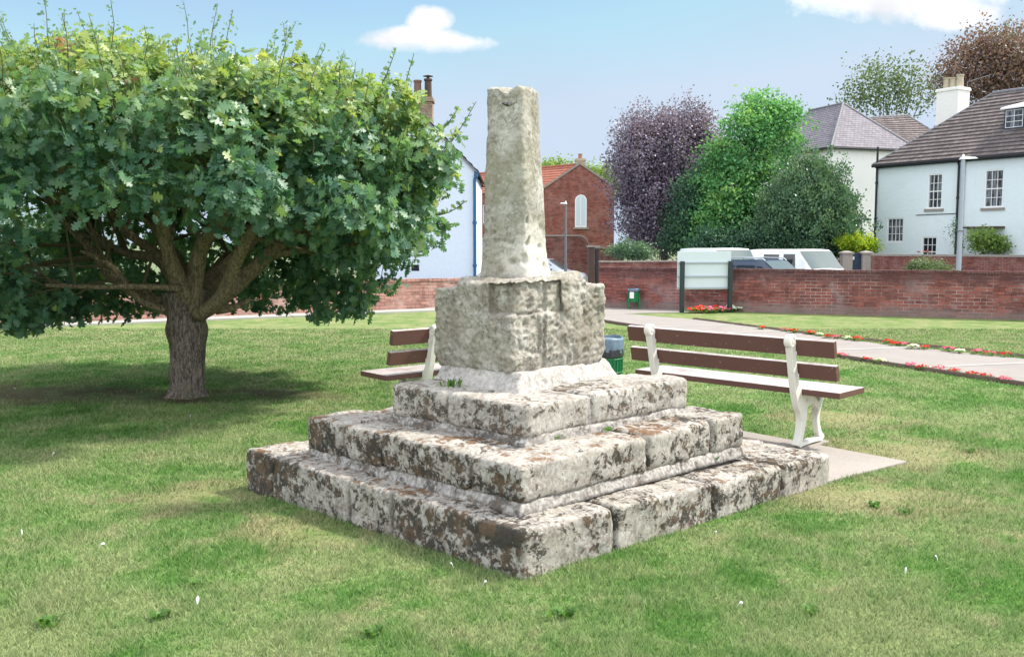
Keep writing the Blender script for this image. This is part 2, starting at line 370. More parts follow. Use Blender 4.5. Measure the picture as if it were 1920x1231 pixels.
def board_mat():
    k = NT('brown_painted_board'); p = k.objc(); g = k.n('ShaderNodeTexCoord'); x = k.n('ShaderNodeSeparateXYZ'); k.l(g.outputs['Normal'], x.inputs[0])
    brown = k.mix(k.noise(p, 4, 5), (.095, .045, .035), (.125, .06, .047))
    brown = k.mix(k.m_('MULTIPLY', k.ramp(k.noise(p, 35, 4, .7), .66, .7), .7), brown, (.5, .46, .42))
    worn = k.mix(k.ramp(k.noise(p, 9, 6, .7, (1, 4, 4)), .45, .62), (.47, .43, .415), (.32, .275, .26))  # weathered wood plus painted sky sheen, mixed onto upward faces below
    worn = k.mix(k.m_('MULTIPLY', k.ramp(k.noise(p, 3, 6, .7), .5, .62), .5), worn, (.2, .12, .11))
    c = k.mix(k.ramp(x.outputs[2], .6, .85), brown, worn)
    return k.fin(c, .55, k.bump(k.noise(p, 20, 5, .6, (1, 6, 6)), .3, .003), .4)
M['board'] = board_mat()
M['bin_green'] = simple('green_bin_mesh', (.01, .17, .05), .5, .2)
M['bag'] = simple('black_bin_bag', (.02, .024, .03), .25, .3, 12, .6, bump=.6)
M['bag_blue'] = simple('grey_blue_bin_liner', (.12, .18, .24), .3, .3, 14, .6, bump=.8)
M['sign_back'] = simple('pale_grey_sign_back', (.55, .62, .64), .45, .06, 3)
M['post_dark'] = simple('dark_green_post', (.02, .035, .035), .6, .3)
M['paper'] = simple('white_sticker', (.75, .75, .75), .6, .05)
M['car_white'] = simple('white_car_paint', (.75, .77, .8), .25, .03, 2, .6, bump=0)
M['car_blue'] = simple('dark_blue_car_paint', (.012, .03, .07), .22, .1, 2, .7, bump=0)
M['car_silver'] = simple('silver_car_paint', (.5, .52, .56), .25, .05, 2, .7, bump=0)
M['chrome'] = simple('satin_roof_rail', (.55, .57, .6), .25, .05, 2, .6, .6, 0)
M['car_glass'] = NT('car_glass').fin((.02, .026, .03), .05, spec=.45)
M['screen_glass'] = NT('windscreen_glass').fin((.10, .125, .12), .06, spec=.7)
M['tyre'] = simple('black_tyre', (.02, .02, .02), .8)
M['rubber'] = simple('black_trim', (.02, .02, .022), .6)
M['lamp_red'] = simple('red_lamp_lens', (.4, .02, .02), .2)
M['lamp_clear'] = simple('clear_lamp_lens', (.6, .62, .65), .1)
M['terracotta'] = simple('terracotta_pot', (.32, .15, .10), .8, .3)
M['buff'] = simple('buff_chimney_pot', (.42, .36, .26), .8, .3)
M['dark_wood'] = simple('dark_brown_timber', (.07, .045, .035), .8, .4, 6)
M['navy_gate'] = simple('navy_gate_paint', (.012, .03, .06), .5, .2)
M['feather'] = simple('white_feather', (.55, .55, .53), .7, .05)
M['earth'] = simple('dark_soil_edge', (.06, .045, .035), .95, .5, 14, .1, bump=.5)
def path_mat(name, c, sc=1.0):
    k = NT(name); p = k.pos()
    cc = k.mix(k.noise(p, 2, 5, .6), tuple(x * .82 for x in c), tuple(x * 1.15 for x in c))
    cc = k.mix(k.m_('MULTIPLY', k.ramp(k.noise(p, 120, 3, .8), .52, .62), .45), cc, tuple(x * .55 for x in c))
    cc = k.mix(k.m_('MULTIPLY', k.ramp(k.noise(p, 75, 3, .8), .56, .64), .4), cc, tuple(min(1, x * 1.6) for x in c))
    return k.fin(cc, .93, k.bump(k.noise(p, 150, 4, .8), .5, .004), .2)
M['path'] = path_mat('tan_tarmac_path', (.265, .24, .222))
M['concrete'] = path_mat('pebbled_concrete', (.31, .28, .25))
M['asphalt'] = path_mat('asphalt', (.06, .06, .062))
M['joint'] = path_mat('pale_concrete_joint', (.36, .345, .325))

# bark
def bark_mat(name, c1, c2, sc=1.0):
    k = NT(name); p = k.objc()
    r = k.m_('ADD', k.m_('MULTIPLY', k.noise(p, 40 * sc, 8, .7, (1, 1, .16), dist=.5), .6), k.m_('MULTIPLY', k.noise(p, 70 * sc, 4, .6, (1, 1, .45)), .4))
    c = k.mix(k.ramp(r, .4, .62), c1, c2)
    c = k.mix(k.m_('MULTIPLY', k.ramp(k.noise(p, 3.5, 4), .5, .7), .4), c, (.16, .17, .09))
    return k.fin(c, .92, k.bump(k.ramp(r, .3, .7), .9, .02), .2)
M['bark'] = bark_mat('oak_bark', (.08, .064, .055), (.33, .275, .235))
M['limb'] = bark_mat('oak_limb_bark', (.13, .105, .07), (.38, .31, .20))
M['bark_far'] = bark_mat('tree_bark', (.05, .04, .03), (.14, .11, .09), .5)

# leaves: per-leaf attribute 'tint' 0..1 picks a colour along a ramp, 'kind' > .5 dead leaf
def leaf_mat(name, cols, trans=.35, rough=.42, spec=.4, dead=None):
    k = NT(name); t = k.attr('tint')
    cr = k.n('ShaderNodeValToRGB'); k.l(t, cr.inputs[0]); e = cr.color_ramp.elements
    e[0].position = 0; e[0].color = (*cols[0], 1); e[1].position = 1; e[1].color = (*cols[-1], 1)
    for i, c in enumerate(cols[1:-1]):
        x = e.new((i + 1) / (len(cols) - 1)); x.color = (*c, 1)
    c = cr.outputs[0]
    if dead: c = k.mix(k.m_('GREATER_THAN', k.attr('dead'), .5), c, dead)
    k.fin(c, rough, spec=spec)
    tr = k.n('ShaderNodeBsdfTranslucent'); k.l(k.mix(1.0, c, (1.5, 1.5, .8), 'MULTIPLY'), tr.inputs[0])
    ms = k.n('ShaderNodeMixShader'); ms.inputs[0].default_value = trans
    k.l(k.b.outputs[0], ms.inputs[1]); k.l(tr.outputs[0], ms.inputs[2]); k.l(ms.outputs[0], k.o.inputs[0])
    return k.m
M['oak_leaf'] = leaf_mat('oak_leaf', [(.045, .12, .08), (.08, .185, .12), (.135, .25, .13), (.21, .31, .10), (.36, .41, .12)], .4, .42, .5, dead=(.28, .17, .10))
M['plum_leaf'] = leaf_mat('purple_leaf', [(.085, .07, .105), (.16, .13, .19), (.23, .19, .27), (.25, .165, .23)], .22, .4, .5)
M['robinia_leaf'] = leaf_mat('bright_green_leaf', [(.06, .18, .075), (.10, .28, .11), (.16, .37, .14), (.27, .46, .15)], .38, .5, .3)
M['laurel_leaf'] = leaf_mat('dark_laurel_leaf', [(.035, .09, .055), (.06, .135, .08), (.10, .19, .10), (.17, .26, .12)], .25, .35, .5)
M['conifer_leaf'] = leaf_mat('blue_green_leaf', [(.035, .09, .06), (.06, .14, .09), (.10, .19, .11)], .25, .5, .3)
M['gold_leaf'] = leaf_mat('golden_leaf', [(.12, .24, .03), (.28, .40, .03), (.5, .55, .04)], .4, .5, .3)
M['olive_leaf'] = leaf_mat('olive_leaf', [(.05, .09, .04), (.10, .15, .07), (.18, .23, .12)], .3, .5, .3)
M['beech_leaf'] = leaf_mat('copper_beech_leaf', [(.10, .07, .065), (.17, .105, .095), (.24, .14, .125), (.15, .155, .10)], .25, .5, .3)
M['pale_leaf'] = leaf_mat('pale_green_leaf', [(.12, .2, .05), (.2, .3, .08), (.3, .4, .12)], .4, .5, .3)
M['bloom_red'] = leaf_mat('red_petal', [(.5, .02, .015), (.75, .05, .03)], .3, .6, .2)
M['bloom_pink'] = leaf_mat('pink_petal', [(.6, .06, .18), (.8, .22, .35)], .3, .6, .2)
M['bloom_white'] = leaf_mat('white_petal', [(.65, .66, .5), (.85, .85, .78)], .3, .6, .2)
M['twig'] = simple('green_brown_twig', (.09, .075, .04), .8)

# lawn -------------------------------------------------------------
BARE = [(-5.2, 9.6, 2.3, .9), (-2.5, 9.55, 1.0, .55), (-3.3, 9.3, .8, .5)]   # worn earth by the tree
TAN = [(2.2, 5.6, .9, .5), (2.9, 6.9, .9, .7), (2.9, 8.2, .7, .6), (-1.9, 5.6, .5, .5), (-1.1, 4.9, .5, .4), (3.9, 5.9, .6, .3)]
def lawn_color(k, p, blade):
    def ell(lst, soft):
        acc = None; x = k.n('ShaderNodeSeparateXYZ'); k.l(p, x.inputs[0])
        for (cx, cy, rx, ry) in lst:
            a = k.m_('DIVIDE', k.m_('SUBTRACT', x.outputs[0], cx), rx); b = k.m_('DIVIDE', k.m_('SUBTRACT', x.outputs[1], cy), ry)
            q = k.m_('SUBTRACT', 1.0, k.m_('ADD', k.m_('MULTIPLY', a, a), k.m_('MULTIPLY', b, b)))
            q = k.m_('MAXIMUM', q, -1.2)
            acc = q if acc is None else k.m_('MAXIMUM', acc, q)
        return acc
    fresh = (.12, .26, .06); mid = (.22, .33, .12); dry = (.41, .385, .225); pale = (.30, .365, .17)
    a = k.noise(p, .9, 5, .65, dist=.6); b = k.noise(p, 2.6, 5, .65); c3 = k.noise(p, 9, 4, .65)
    s = k.m_('ADD', k.m_('MULTIPLY', a, .55), k.m_('ADD', k.m_('MULTIPLY', b, .3), k.m_('MULTIPLY', c3, .25)))
    x = k.n('ShaderNodeSeparateXYZ'); k.l(p, x.inputs[0])
    c = k.mix(k.ramp(s, .46, .545), fresh, mid); c = k.mix(k.ramp(s, .525, .60), c, pale); c = k.mix(k.m_('MULTIPLY', k.ramp(k.m_('ADD', k.m_('MULTIPLY', b, .6), k.m_('MULTIPLY', c3, .4)), .54, .66), .75), c, dry)
    far = k.m_('MULTIPLY', k.ramp(x.outputs[1], 11, 17), .6)       # longer, less trodden grass across the green
    c = k.mix(far, c, k.mix(k.ramp(b, .42, .62), (.19, .27, .10), (.34, .33, .19)))
    soil = (.105, .075, .055) if not blade else (.20, .17, .09)
    e = k.m_('ADD', ell(BARE, 1), k.m_('MULTIPLY', k.m_('SUBTRACT', b, .5), 3.2)); bare = k.m_('MULTIPLY', k.ramp(e, -.1, 1.2), .8)
    t = k.m_('ADD', ell(TAN, 1), k.m_('MULTIPLY', k.m_('SUBTRACT', b, .5), 4)); tan = k.m_('MULTIPLY', k.ramp(t, -.1, .9), .5)
    c = k.mix(tan, c, (.36, .29, .19)); c = k.mix(bare, c, soil)
    return c
def lawn_mat():
    k = NT('lawn_turf'); p = k.pos(); c = lawn_color(k, p, False)
    f = k.noise(p, 55, 6, .8, (1, .55, 1)); f2 = k.noise(p, 14, 4, .7)
    c = k.mix(k.m_('MULTIPLY', k.ramp(f, .38, .62), .55), k.mix(1.0, c, (.5, .5, .42), 'MULTIPLY'), k.mix(1.0, c, (1.25, 1.25, 1.2), 'MULTIPLY'))
    c = k.mix(k.ramp(f2, .35, .65), k.mix(1.0, c, (.85, .85, .8), 'MULTIPLY'), c)
    return k.fin(c, .95, k.bump(f, .7, .02), .1)
M['lawn'] = lawn_mat()
def blade_mat():
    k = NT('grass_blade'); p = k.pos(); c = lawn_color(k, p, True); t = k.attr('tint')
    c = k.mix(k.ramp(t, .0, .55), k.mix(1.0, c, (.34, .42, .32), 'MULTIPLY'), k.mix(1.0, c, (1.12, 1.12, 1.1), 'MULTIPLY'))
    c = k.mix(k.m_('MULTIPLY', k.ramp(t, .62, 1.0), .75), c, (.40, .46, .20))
    k.fin(c, .6, spec=.25)
    tr = k.n('ShaderNodeBsdfTranslucent'); k.l(c, tr.inputs[0]); ms = k.n('ShaderNodeMixShader'); ms.inputs[0].default_value = .4
    k.l(k.b.outputs[0], ms.inputs[1]); k.l(tr.outputs[0], ms.inputs[2]); k.l(ms.outputs[0], k.o.inputs[0]); return k.m
M['blade'] = blade_mat()

# ================================================================ SETTING
# street level ground reaching the horizon
MB().poly([(-900, -300, STREET - .02), (900, -300, STREET - .02), (900, 1500, STREET - .02), (-900, 1500, STREET - .02)]).build('ground', simple('far_ground', (.12, .15, .07), .95, .3, .2))
g_ = bpy.data.objects['ground']; tag(g_, kind='structure')
# walls' feet
WL0, WL1 = Vector((-9.64, 17.5, 0)), Vector((-0.9, 22.68, 0))
WR0, WR1 = Vector((2.12, 22.75, 0)), Vector((10.45, 18.98, 0))
dL = (WL1 - WL0).normalized(); dR = (WR1 - WR0).normalized()
WL0 = WL0 - dL * 14; WR1 = WR1 + dR * 12
nL = Vector((-dL.y, dL.x, 0)); nR = Vector((-dR.y, dR.x, 0))     # away from camera
# lawn: raised plateau, one grid mesh with edges dropping to the street
def lawn():
    pts = [WL0 + nL * .15, WL1 + nL * .15, Vector((.6, 23.3, 0)), WR0 + nR * .15, WR1 + nR * .15, Vector((30, -12, 0)), Vector((-30, -12, 0))]
    o = MB().prism([Vector((p.x, p.y, STREET)) for p in pts], (0, 0, -STREET)).build('lawn', M['lawn'])
    tag(o, kind='structure')
lawn()
road = MB().poly([(-60, 24, STREET), (60, 24, STREET), (60, 43, STREET), (-60, 43, STREET)]).build('road', M['asphalt']); tag(road, kind='structure')
# the drop between lawn and road on the far side is hidden by walls
# path
PN0, PN1 = gp(1100, 598), gp(1920, 722); PF0, PF1 = gp(1162, 588), gp(1920, 674)
PFM = [gp(*q) for q in ((1295, 599), (1420, 613), (1516, 628), (1662, 647))]
dPN = (PN1 - PN0).normalized(); PN1 = PN1 + dPN * 8; PF1 = PF1 + (PF1 - PFM[-1]).normalized() * 8
pth = MB().prism([Vector((p.x, p.y, -.05)) for p in (PN0, PN1, PF1, *PFM[::-1], PF0, gp(1100, 585))], (0, 0, .062)).build('path', M['path']); tag(pth, kind='structure')
pv = [WR0 - nR * .0 + Vector((-3, 1.3, 0)), WR0, gp(1300, 576), gp(1290, 586), gp(1162, 588.5), gp(1090, 602), gp(900, 590)]
pav = MB().prism([Vector((p.x, p.y, -.05)) for p in pv], (0, 0, .058)).build('pavement', M['path']); tag(pav, kind='structure')
lp = [WL0 - nL * .62, WL1 - nL * .62, WL1 + nL * .0, WL0 + nL * .0]
pav2 = MB().prism([Vector((p.x, p.y, -.05)) for p in lp], (0, 0, .085)).build('path', M['joint']); tag(pav2, kind='structure')
# pale joints across the path
for a, b in (((1395, 627), (1455, 609)), ((1545, 665), (1600, 633)), ((1660, 683), (1790, 662))):
    A, B = gp(*a), gp(*b)
jb = MB()
for t in (.12, .2, .36, .47, .60, .74):
    A = PN0.lerp(PN1, t); B = A + Vector((3.2, .9, 0))
    # clip to far edge
    d = (PF1 - PFM[0]); e = B - A
    den = e.x * d.y - e.y * d.x; s_ = ((PFM[0].x - A.x) * d.y - (PFM[0].y - A.y) * d.x) / den
    B = A + e * s_; n = Vector((-e.y, e.x, 0)).normalized() * .05
    jb.poly([A - n + Vector((0, 0, .016)), B - n + Vector((0, 0, .016)), B + n + Vector((0, 0, .016)), A + n + Vector((0, 0, .016))])
jb.build('joint_strip', M['joint'], pth)
# dark earth edging beside the path
def edge_strip(A, B, w, z0, name):
    d = (B - A).normalized(); n = Vector((-d.y, d.x, 0)) * w; mbx = MB(); N = 60; V = []; T = []
    for i in range(N + 1):
        p = A.lerp(B, i / N); ww = 1 + .5 * mn.noise(p * 3)
        for j, (q, z) in enumerate(((-1, 0), (-.5, z0), (.5, z0), (1, 0))):
            V.append(p + n * q * ww + Vector((0, 0, z + .008 * mn.noise(p * 9 + Vector((j, 0, 0))))))
    for i in range(N):
        for j in range(3): a = i * 4 + j; T.append((a, a + 1, a + 5, a + 4))
    o = mesh_np(name, [tuple(v) for v in V], T, M['earth'], smooth=True); tag(o, kind='structure')
edge_strip(PN0 + Vector((-.04, -.02, 0)), PN1 + Vector((-.04, -.02, 0)), .07, .045, 'soil_edge')
edge_strip(PFM[0] + Vector((.1, .03, 0)), PFM[2] + Vector((.1, .03, 0)), .1, .035, 'soil_edge')
edge_strip(PFM[2] + Vector((.1, .03, 0)), PF1 + Vector((.1, .03, 0)), .1, .035, 'soil_edge')
# concrete slab under the right bench
T1 = [Vector((.05, 4.19, 0)), Vector((2.07, 5.96, 0)), Vector((.34, 7.56, 0)), Vector((-1.68, 5.79, 0))]
SLAB = [Vector((1.6, 5.62, 0)), gp(1700, 868), gp(1400, 812), Vector((.95, 8.7, 0)), Vector((.2, 8.0, 0))]
sl = MB().prism([Vector((p.x, p.y, -.06)) for p in SLAB], (0, 0, .078)).build('concrete_slab', M['concrete'], bevel=.008)
tag(sl, kind='structure')

# grass blades near the camera (one mass)
def inside(poly, x, y):
    c = np.zeros(x.shape, bool); n = len(poly)
    for i in range(n):
        a, b = poly[i], poly[(i + 1) % n]
        m_ = ((a.y > y) != (b.y > y)) & (x < (b.x - a.x) * (y - a.y) / (b.y - a.y + 1e-9) + a.x); c ^= m_
    return c
def grass():
    N = 2300000
    Y = rng.uniform(2.3, 17, N); X = rng.uniform(-1, 1, N) * (.60 * Y + .7)
    w_ = (.60 * Y + .7) * (3.4 / Y) ** 1.75; w_ /= w_.max()
    keep = rng.random(N) < w_
    X, Y = X[keep], Y[keep]
    shr = [p + (p - Vector((.19, 5.87, 0))) * -.015 for p in T1]
    bad = inside(shr, X, Y) | inside(SLAB, X, Y) | inside([PN0, PN1, PF1, *PFM[::-1], PF0], X, Y)
    # thinner on the worn earth
    bm = np.zeros(X.shape)
    for cx, cy, rx, ry in BARE: bm = np.maximum(bm, 1 - ((X - cx) / rx) ** 2 - ((Y - cy) / ry) ** 2)
    for cx, cy, rx, ry in TAN: bm = np.maximum(bm, .7 - ((X - cx) / rx) ** 2 - ((Y - cy) / ry) ** 2)
    ns = np.sin(X * 3.1 + np.sin(Y * 2.3) * 2) * np.sin(Y * 3.7 + np.sin(X * 1.9) * 2)
    bad |= rng.random(X.shape) < np.clip(bm * 1.3 + ns * .25, 0, .93)
    X, Y = X[~bad], Y[~bad]; n = len(X)
    clump = np.sin(X * 6.1 + 1.3 * np.sin(Y * 5.3)) * np.sin(Y * 7.3 + 1.7 * np.sin(X * 4.1))
    h = rng.uniform(.014, .034, n) * (1 + .35 * clump); wd = rng.uniform(.0025, .0058, n) * np.clip(Y / 3.6, .8, 4) ** .85
    a = rng.uniform(0, 2 * np.pi, n); lean = rng.uniform(.2, 1.3, n) * h; b = rng.uniform(0, 2 * np.pi, n)
    z0 = np.full(n, -.002)
    P0 = np.stack([X - np.cos(a) * wd / 2, Y - np.sin(a) * wd / 2, z0], 1); P1 = np.stack([X + np.cos(a) * wd / 2, Y + np.sin(a) * wd / 2, z0], 1)
    P2 = np.stack([X + np.cos(b) * lean, Y + np.sin(b) * lean, h], 1)
    V = np.stack([P0, P1, P2], 1).reshape(-1, 3); T = np.arange(3 * n).reshape(-1, 3)
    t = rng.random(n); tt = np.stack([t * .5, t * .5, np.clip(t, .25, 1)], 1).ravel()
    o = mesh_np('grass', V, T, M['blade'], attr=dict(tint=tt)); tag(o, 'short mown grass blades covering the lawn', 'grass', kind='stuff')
    print('blades', n)
grass()

# ================================================================ STONE CROSS
def rounded_block(corners, z0, z1, r=.03, res=.025, amp=.012, seed=0, top_fn=None, z1c=None, fine=.004, shape=None):
    """corners: 4 plan points ccw. returns V, Q arrays of a welded, rounded, worn block"""
    a = (corners[1] - corners[0]).length; b = (corners[3] - corners[0]).length; h = z1 - z0
    na, nb, nh = [max(3, int(d / res)) for d in (a, b, h)]
    idx = {}; pts = []; Q = []
    def vid(i, j, k):
        key = (i, j, k)
        if key not in idx: idx[key] = len(pts); pts.append(key)
        return idx[key]
    for i in range(na):
        for j in range(nb):
            Q.append((vid(i, j, 0), vid(i, j + 1, 0), vid(i + 1, j + 1, 0), vid(i + 1, j, 0)))
            Q.append((vid(i, j, nh), vid(i + 1, j, nh), vid(i + 1, j + 1, nh), vid(i, j + 1, nh)))
    for i in range(na):
        for k in range(nh):
            Q.append((vid(i, 0, k), vid(i + 1, 0, k), vid(i + 1, 0, k + 1), vid(i, 0, k + 1)))
            Q.append((vid(i, nb, k), vid(i, nb, k + 1), vid(i + 1, nb, k + 1), vid(i + 1, nb, k)))
    for j in range(nb):
        for k in range(nh):
            Q.append((vid(0, j, k), vid(0, j, k + 1), vid(0, j + 1, k + 1), vid(0, j + 1, k)))
            Q.append((vid(na, j, k), vid(na, j + 1, k), vid(na, j + 1, k + 1), vid(na, j, k + 1)))
    V = []; off = Vector((seed * 7.3, seed * 3.1, seed * 1.7))
    ex = (corners[1] - corners[0]).normalized(); ey = Vector((-ex.y, ex.x, 0))
    for (i, j, k) in pts:
        x, y, z = i / na * a, j / nb * b, k / nh * h
        q = Vector((x, y, z)); rr = r
        c = Vector((min(max(x, rr), a - rr), min(max(y, rr), b - rr), min(max(z, rr), h - rr)))
        d = q - c; L = d.length; n = d / L if L > 1e-6 else Vector((0, 0, 1))
        if L > 1e-6: q = c + n * rr
        s, t = q.x / a, q.y / b
        P = (corners[0] * (1 - s) + corners[1] * s) * (1 - t) + (corners[3] * (1 - s) + corners[2] * s) * t
        P = Vector((P.x, P.y, z0 + q.z))
        nw = ex * n.x + ey * n.y + Vector((0, 0, n.z))
        if z1c is not None:      # sloping top: z1c gives heights at the 4 corners
            zt = (z1c[0] * (1 - s) + z1c[1] * s) * (1 - t) + (z1c[3] * (1 - s) + z1c[2] * s) * t
            P.z = z0 + q.z / h * (zt - z0)
        if shape: P = shape(P, nw)
        f = mn.fractal(P * 5 + off, 1, 2, 4) * amp * .8 + (.25 - abs(mn.noise(P * 11 + off))) * amp * .55 + (.2 - abs(mn.noise(P * 27 + off))) * fine * 1.6 + mn.noise(P * 60 + off) * fine * .7
        ed = mn.noise(P * 9 + off); f -= max(0, ed) * amp * .6
        P = P + nw * f
        V.append(tuple(P))
    return V, Q
def block(name, corners, z0, z1, mat, parent, **k):
    V, Q = rounded_block(corners, z0, z1, **k)
    return mesh_np(name, V, Q, mat, None, smooth=True, off=parent_origin) if parent is None else link_world(name, V, Q, mat, parent)
cross = thing('stone_cross', 'broken medieval stone cross on three weathered square steps in the middle of the lawn', 'stone cross', (.2, 5.87, 0))
def link_world(name, V, Q, mat, parent):
    off = cross.location
    o = mesh_np(name, np.array(V), Q, mat, None, smooth=True, off=off); o.location = (0, 0, 0)
    o.parent = parent
    return o
def solve_px(F, E, px):     # fraction along F->E whose picture column is px
    lo, hi = 0, 1
    def col_(t):
        P = F.lerp(E, t); f = P.y * _c - (P.z - EYE) * _s; return 960 + F_PX * P.x / f
    inc = col_(1) > col_(0)
    for _ in range(40):
        m_ = (lo + hi) / 2
        if (col_(m_) < px) == inc: lo = m_
        else: hi = m_
    return lo
def tier(name, label, quad, z0, zt, depth, jl, jr, mat, mortar_h, seed, res=.022, amp=.014, ends=(0, 0, 0, 0)):
    """quad F,R,B,L. jl/jr picture columns of the joints on the left / right faces, from the front corner out"""
    F_, R_, B_, L_ = quad
    core = MB()
    g = .011
    u = (L_ - F_); v = (R_ - F_); lu, lv = u.length, v.length; du, dv = depth / lu, depth / lv
    def P(s, t): return F_ + u * s + v * t + (B_ - (F_ + u + v)) * s * t
    C = lambda s0, s1, t0, t1: [P(s0, t0), P(s0, t1), P(s1, t1), P(s1, t0)]
    zz = lambda s, t: zt + ends[0] * (1 - s) * (1 - t) + ends[1] * t * (1 - s) + ends[2] * s * t + ends[3] * s * (1 - t)
    # core body (mortar and rubble between the blocks), a real mesh carrying the blocks
    V, Q = rounded_block([P(.02, .02), P(.02, .98), P(.98, .98), P(.98, .02)], z0, zt - .02, r=.02, res=.06, amp=.006, seed=seed, z1c=[zz(0, 0) - .015, zz(0, 1) - .015, zz(1, 1) - .015, zz(1, 0) - .015])
    core = link_world(name, V, Q, M['mortar'], cross); core['label'] = label
    SL = [0] + [solve_px(F_ + Vector((0, 0, zt * .6)), L_ + Vector((0, 0, zt * .6)), p) for p in jl] + [1]
    SR = [0] + [solve_px(F_ + Vector((0, 0, zt * .6)), R_ + Vector((0, 0, zt * .6)), p) for p in jr] + [1]
    gs, gt = g / lu, g / lv
    cells = [(0, SL[1] - gs, 0, SR[1] - gt)]
    for i in range(1, len(SL) - 1): cells.append((SL[i] + gs, SL[i + 1] - (gs if i < len(SL) - 2 else 0), 0, dv))
    for i in range(1, len(SR) - 1): cells.append((0, du, SR[i] + gt, SR[i + 1] - (gt if i < len(SR) - 2 else 0)))
    # rear faces
    cells.append((1 - du, 1, dv + gt, .5)); cells.append((1 - du, 1, .5 + gt * 2, 1 - gt * 0))
    cells.append((du + gs, .5, 1 - dv, 1)); cells.append((.5 + gs, 1 - du - gs, 1 - dv, 1))
    zb = z0 + mortar_h
    for n, (s0, s1, t0, t1) in enumerate(cells):
        dz = random.uniform(-.008, .008); ins = random.uniform(0, .012)
        hc = [zz(s0, t0) + dz, zz(s0, t1) + dz, zz(s1, t1) + dz, zz(s1, t0) + dz]
        V, Q = rounded_block(C(s0, s1, t0, t1), zb, zt, r=random.uniform(.02, .034), res=res, amp=amp, seed=seed * 13 + n, z1c=hc)
        link_world('stone_block', V, Q, mat, core)
    if mortar_h > 0.01:
        e = .016; cc_ = (F_ + R_ + B_ + L_) / 4
        def flare(Pq, n_, z0=z0, zb=zb, cc_=cc_):
            f = 1 - .028 * min(1, max(0, (Pq.z - z0) / (zb - z0 + .01))) ** .7; return Vector((cc_.x + (Pq.x - cc_.x) * f, cc_.y + (Pq.y - cc_.y) * f, Pq.z))
        V, Q = rounded_block([P(-e / 2, -e / 2), P(-e / 2, 1 + e / 2), P(1 + e / 2, 1 + e / 2), P(1 + e / 2, -e / 2)], z0 - .01, zb + .01, r=.008, res=.02, amp=.007, seed=seed + 50, shape=flare)
        link_world('mortar_bed', V, Q, M['mortar'], core)
tier('bottom_step', 'lowest and widest step, heavy with brown lichen', T1, -.04, .255, .46, (730, 652, 508), (1155, 1340, 1468), M['stone'], 0, 1, res=.018, ends=(-.015, -.06, 0, .015))
T2 = [Vector((.04, 4.42, 0)), Vector((1.45, 5.74, 0)), Vector((.14, 6.97, 0)), Vector((-1.27, 5.67, 0))]
tier('middle_step', 'middle step with cement pointing under its blocks', T2, .24, .485, .42, (877, 713, 640), (1215, 1335), M['stone_mid'], .05, 2, ends=(.0, .02, 0, .005))
T3 = [Vector((.07, 4.86, 0)), Vector((1.11, 5.81, 0)), Vector((.33, 6.43, 0)), Vector((-.72, 5.50, 0))]
tier('top_step', 'smallest step with a cement skirt round its foot', T3, .47, .71, .40, (836,), (1110,), M['stone_top'], .055, 3, ends=(-.01, .0, 0, .01))
# cement skirt under the socket stone
SK = [Vector((.045, 5.2, 0)), Vector((.68, 6.02, 0)), Vector((.15, 6.5, 0)), Vector((-.50, 5.72, 0))]
def skirt_shape(P, n):
    c = Vector((.07, 5.86, 0)); t = min(1, max(0, (P.z - .70) / .11)); f = 1.03 - .14 * t ** .8
    return Vector((c.x + (P.x - c.x) * f, c.y + (P.y - c.y) * f, P.z))
V, Q = rounded_block(SK, .69, .815, r=.02, res=.015, amp=.016, seed=9, shape=skirt_shape, fine=.004); link_world('cement_skirt', V, Q, M['skirt'], cross)
# socket stone
SO = [Vector((.0, 5.30, 0)), Vector((.605, 5.93, 0)), Vector((.14, 6.42, 0)), Vector((-.49, 5.74, 0))]
def socket_shape(P, n):
    q = P.copy()
    dl = (Vector((P.x, P.y, 0)) - SO[3]).length; dr = (Vector((P.x, P.y, 0)) - SO[1]).length
    for d, low in ((dl, 1.275), (dr, 1.29)):
        d += .03 * mn.noise(P * 9)
        if d < .21 and q.z > low: q.z = low + (q.z - low) * (.1 + .9 * min(1, max(0, (d - .185) / .025)))
    # narrowing toward the foot, swelling at mid height
    c = Vector((.06, 5.86, 0)); f = 1 - .06 * max(0, (.88 - P.z) / .09) - .02 * max(0, (P.z - 1.2) / .15)
    q.x = c.x + (q.x - c.x) * f; q.y = c.y + (q.y - c.y) * f
    # cut-back panels on both faces near the front edge
    s = (Vector((P.x, P.y, 0)) - SO[0]); uL = (SO[3] - SO[0]); uR = (SO[1] - SO[0])
    tl = s.dot(uL) / uL.length_squared; tr = s.dot(uR) / uR.length_squared
    if P.z > 1.135 and tl < .30 and tr < .5:
        k = .05 * min(1, (P.z - 1.135) / .012) * min(1, (.30 - tl) / .04); dd = Vector((-.35, .9, 0)) ; q += (SO[0] - c).normalized() * -k * (1 if n.z < .7 else 0)
    if P.z < 1.15 and .05 < tr < .28 and tl < .2 and P.z > .9:
        q += Vector((-.01, .02, 0))
    if .30 < tr < .34 and tl < .15: q += Vector((-.008, .014, 0))
    return q
V, Q = rounded_block(SO, .79, 1.355, r=.03, res=.010, amp=.02, seed=21, shape=socket_shape, fine=.013, z1c=[1.335, 1.36, 1.37, 1.33])
so = link_world('socket_stone', V, Q, M['socket'], cross)
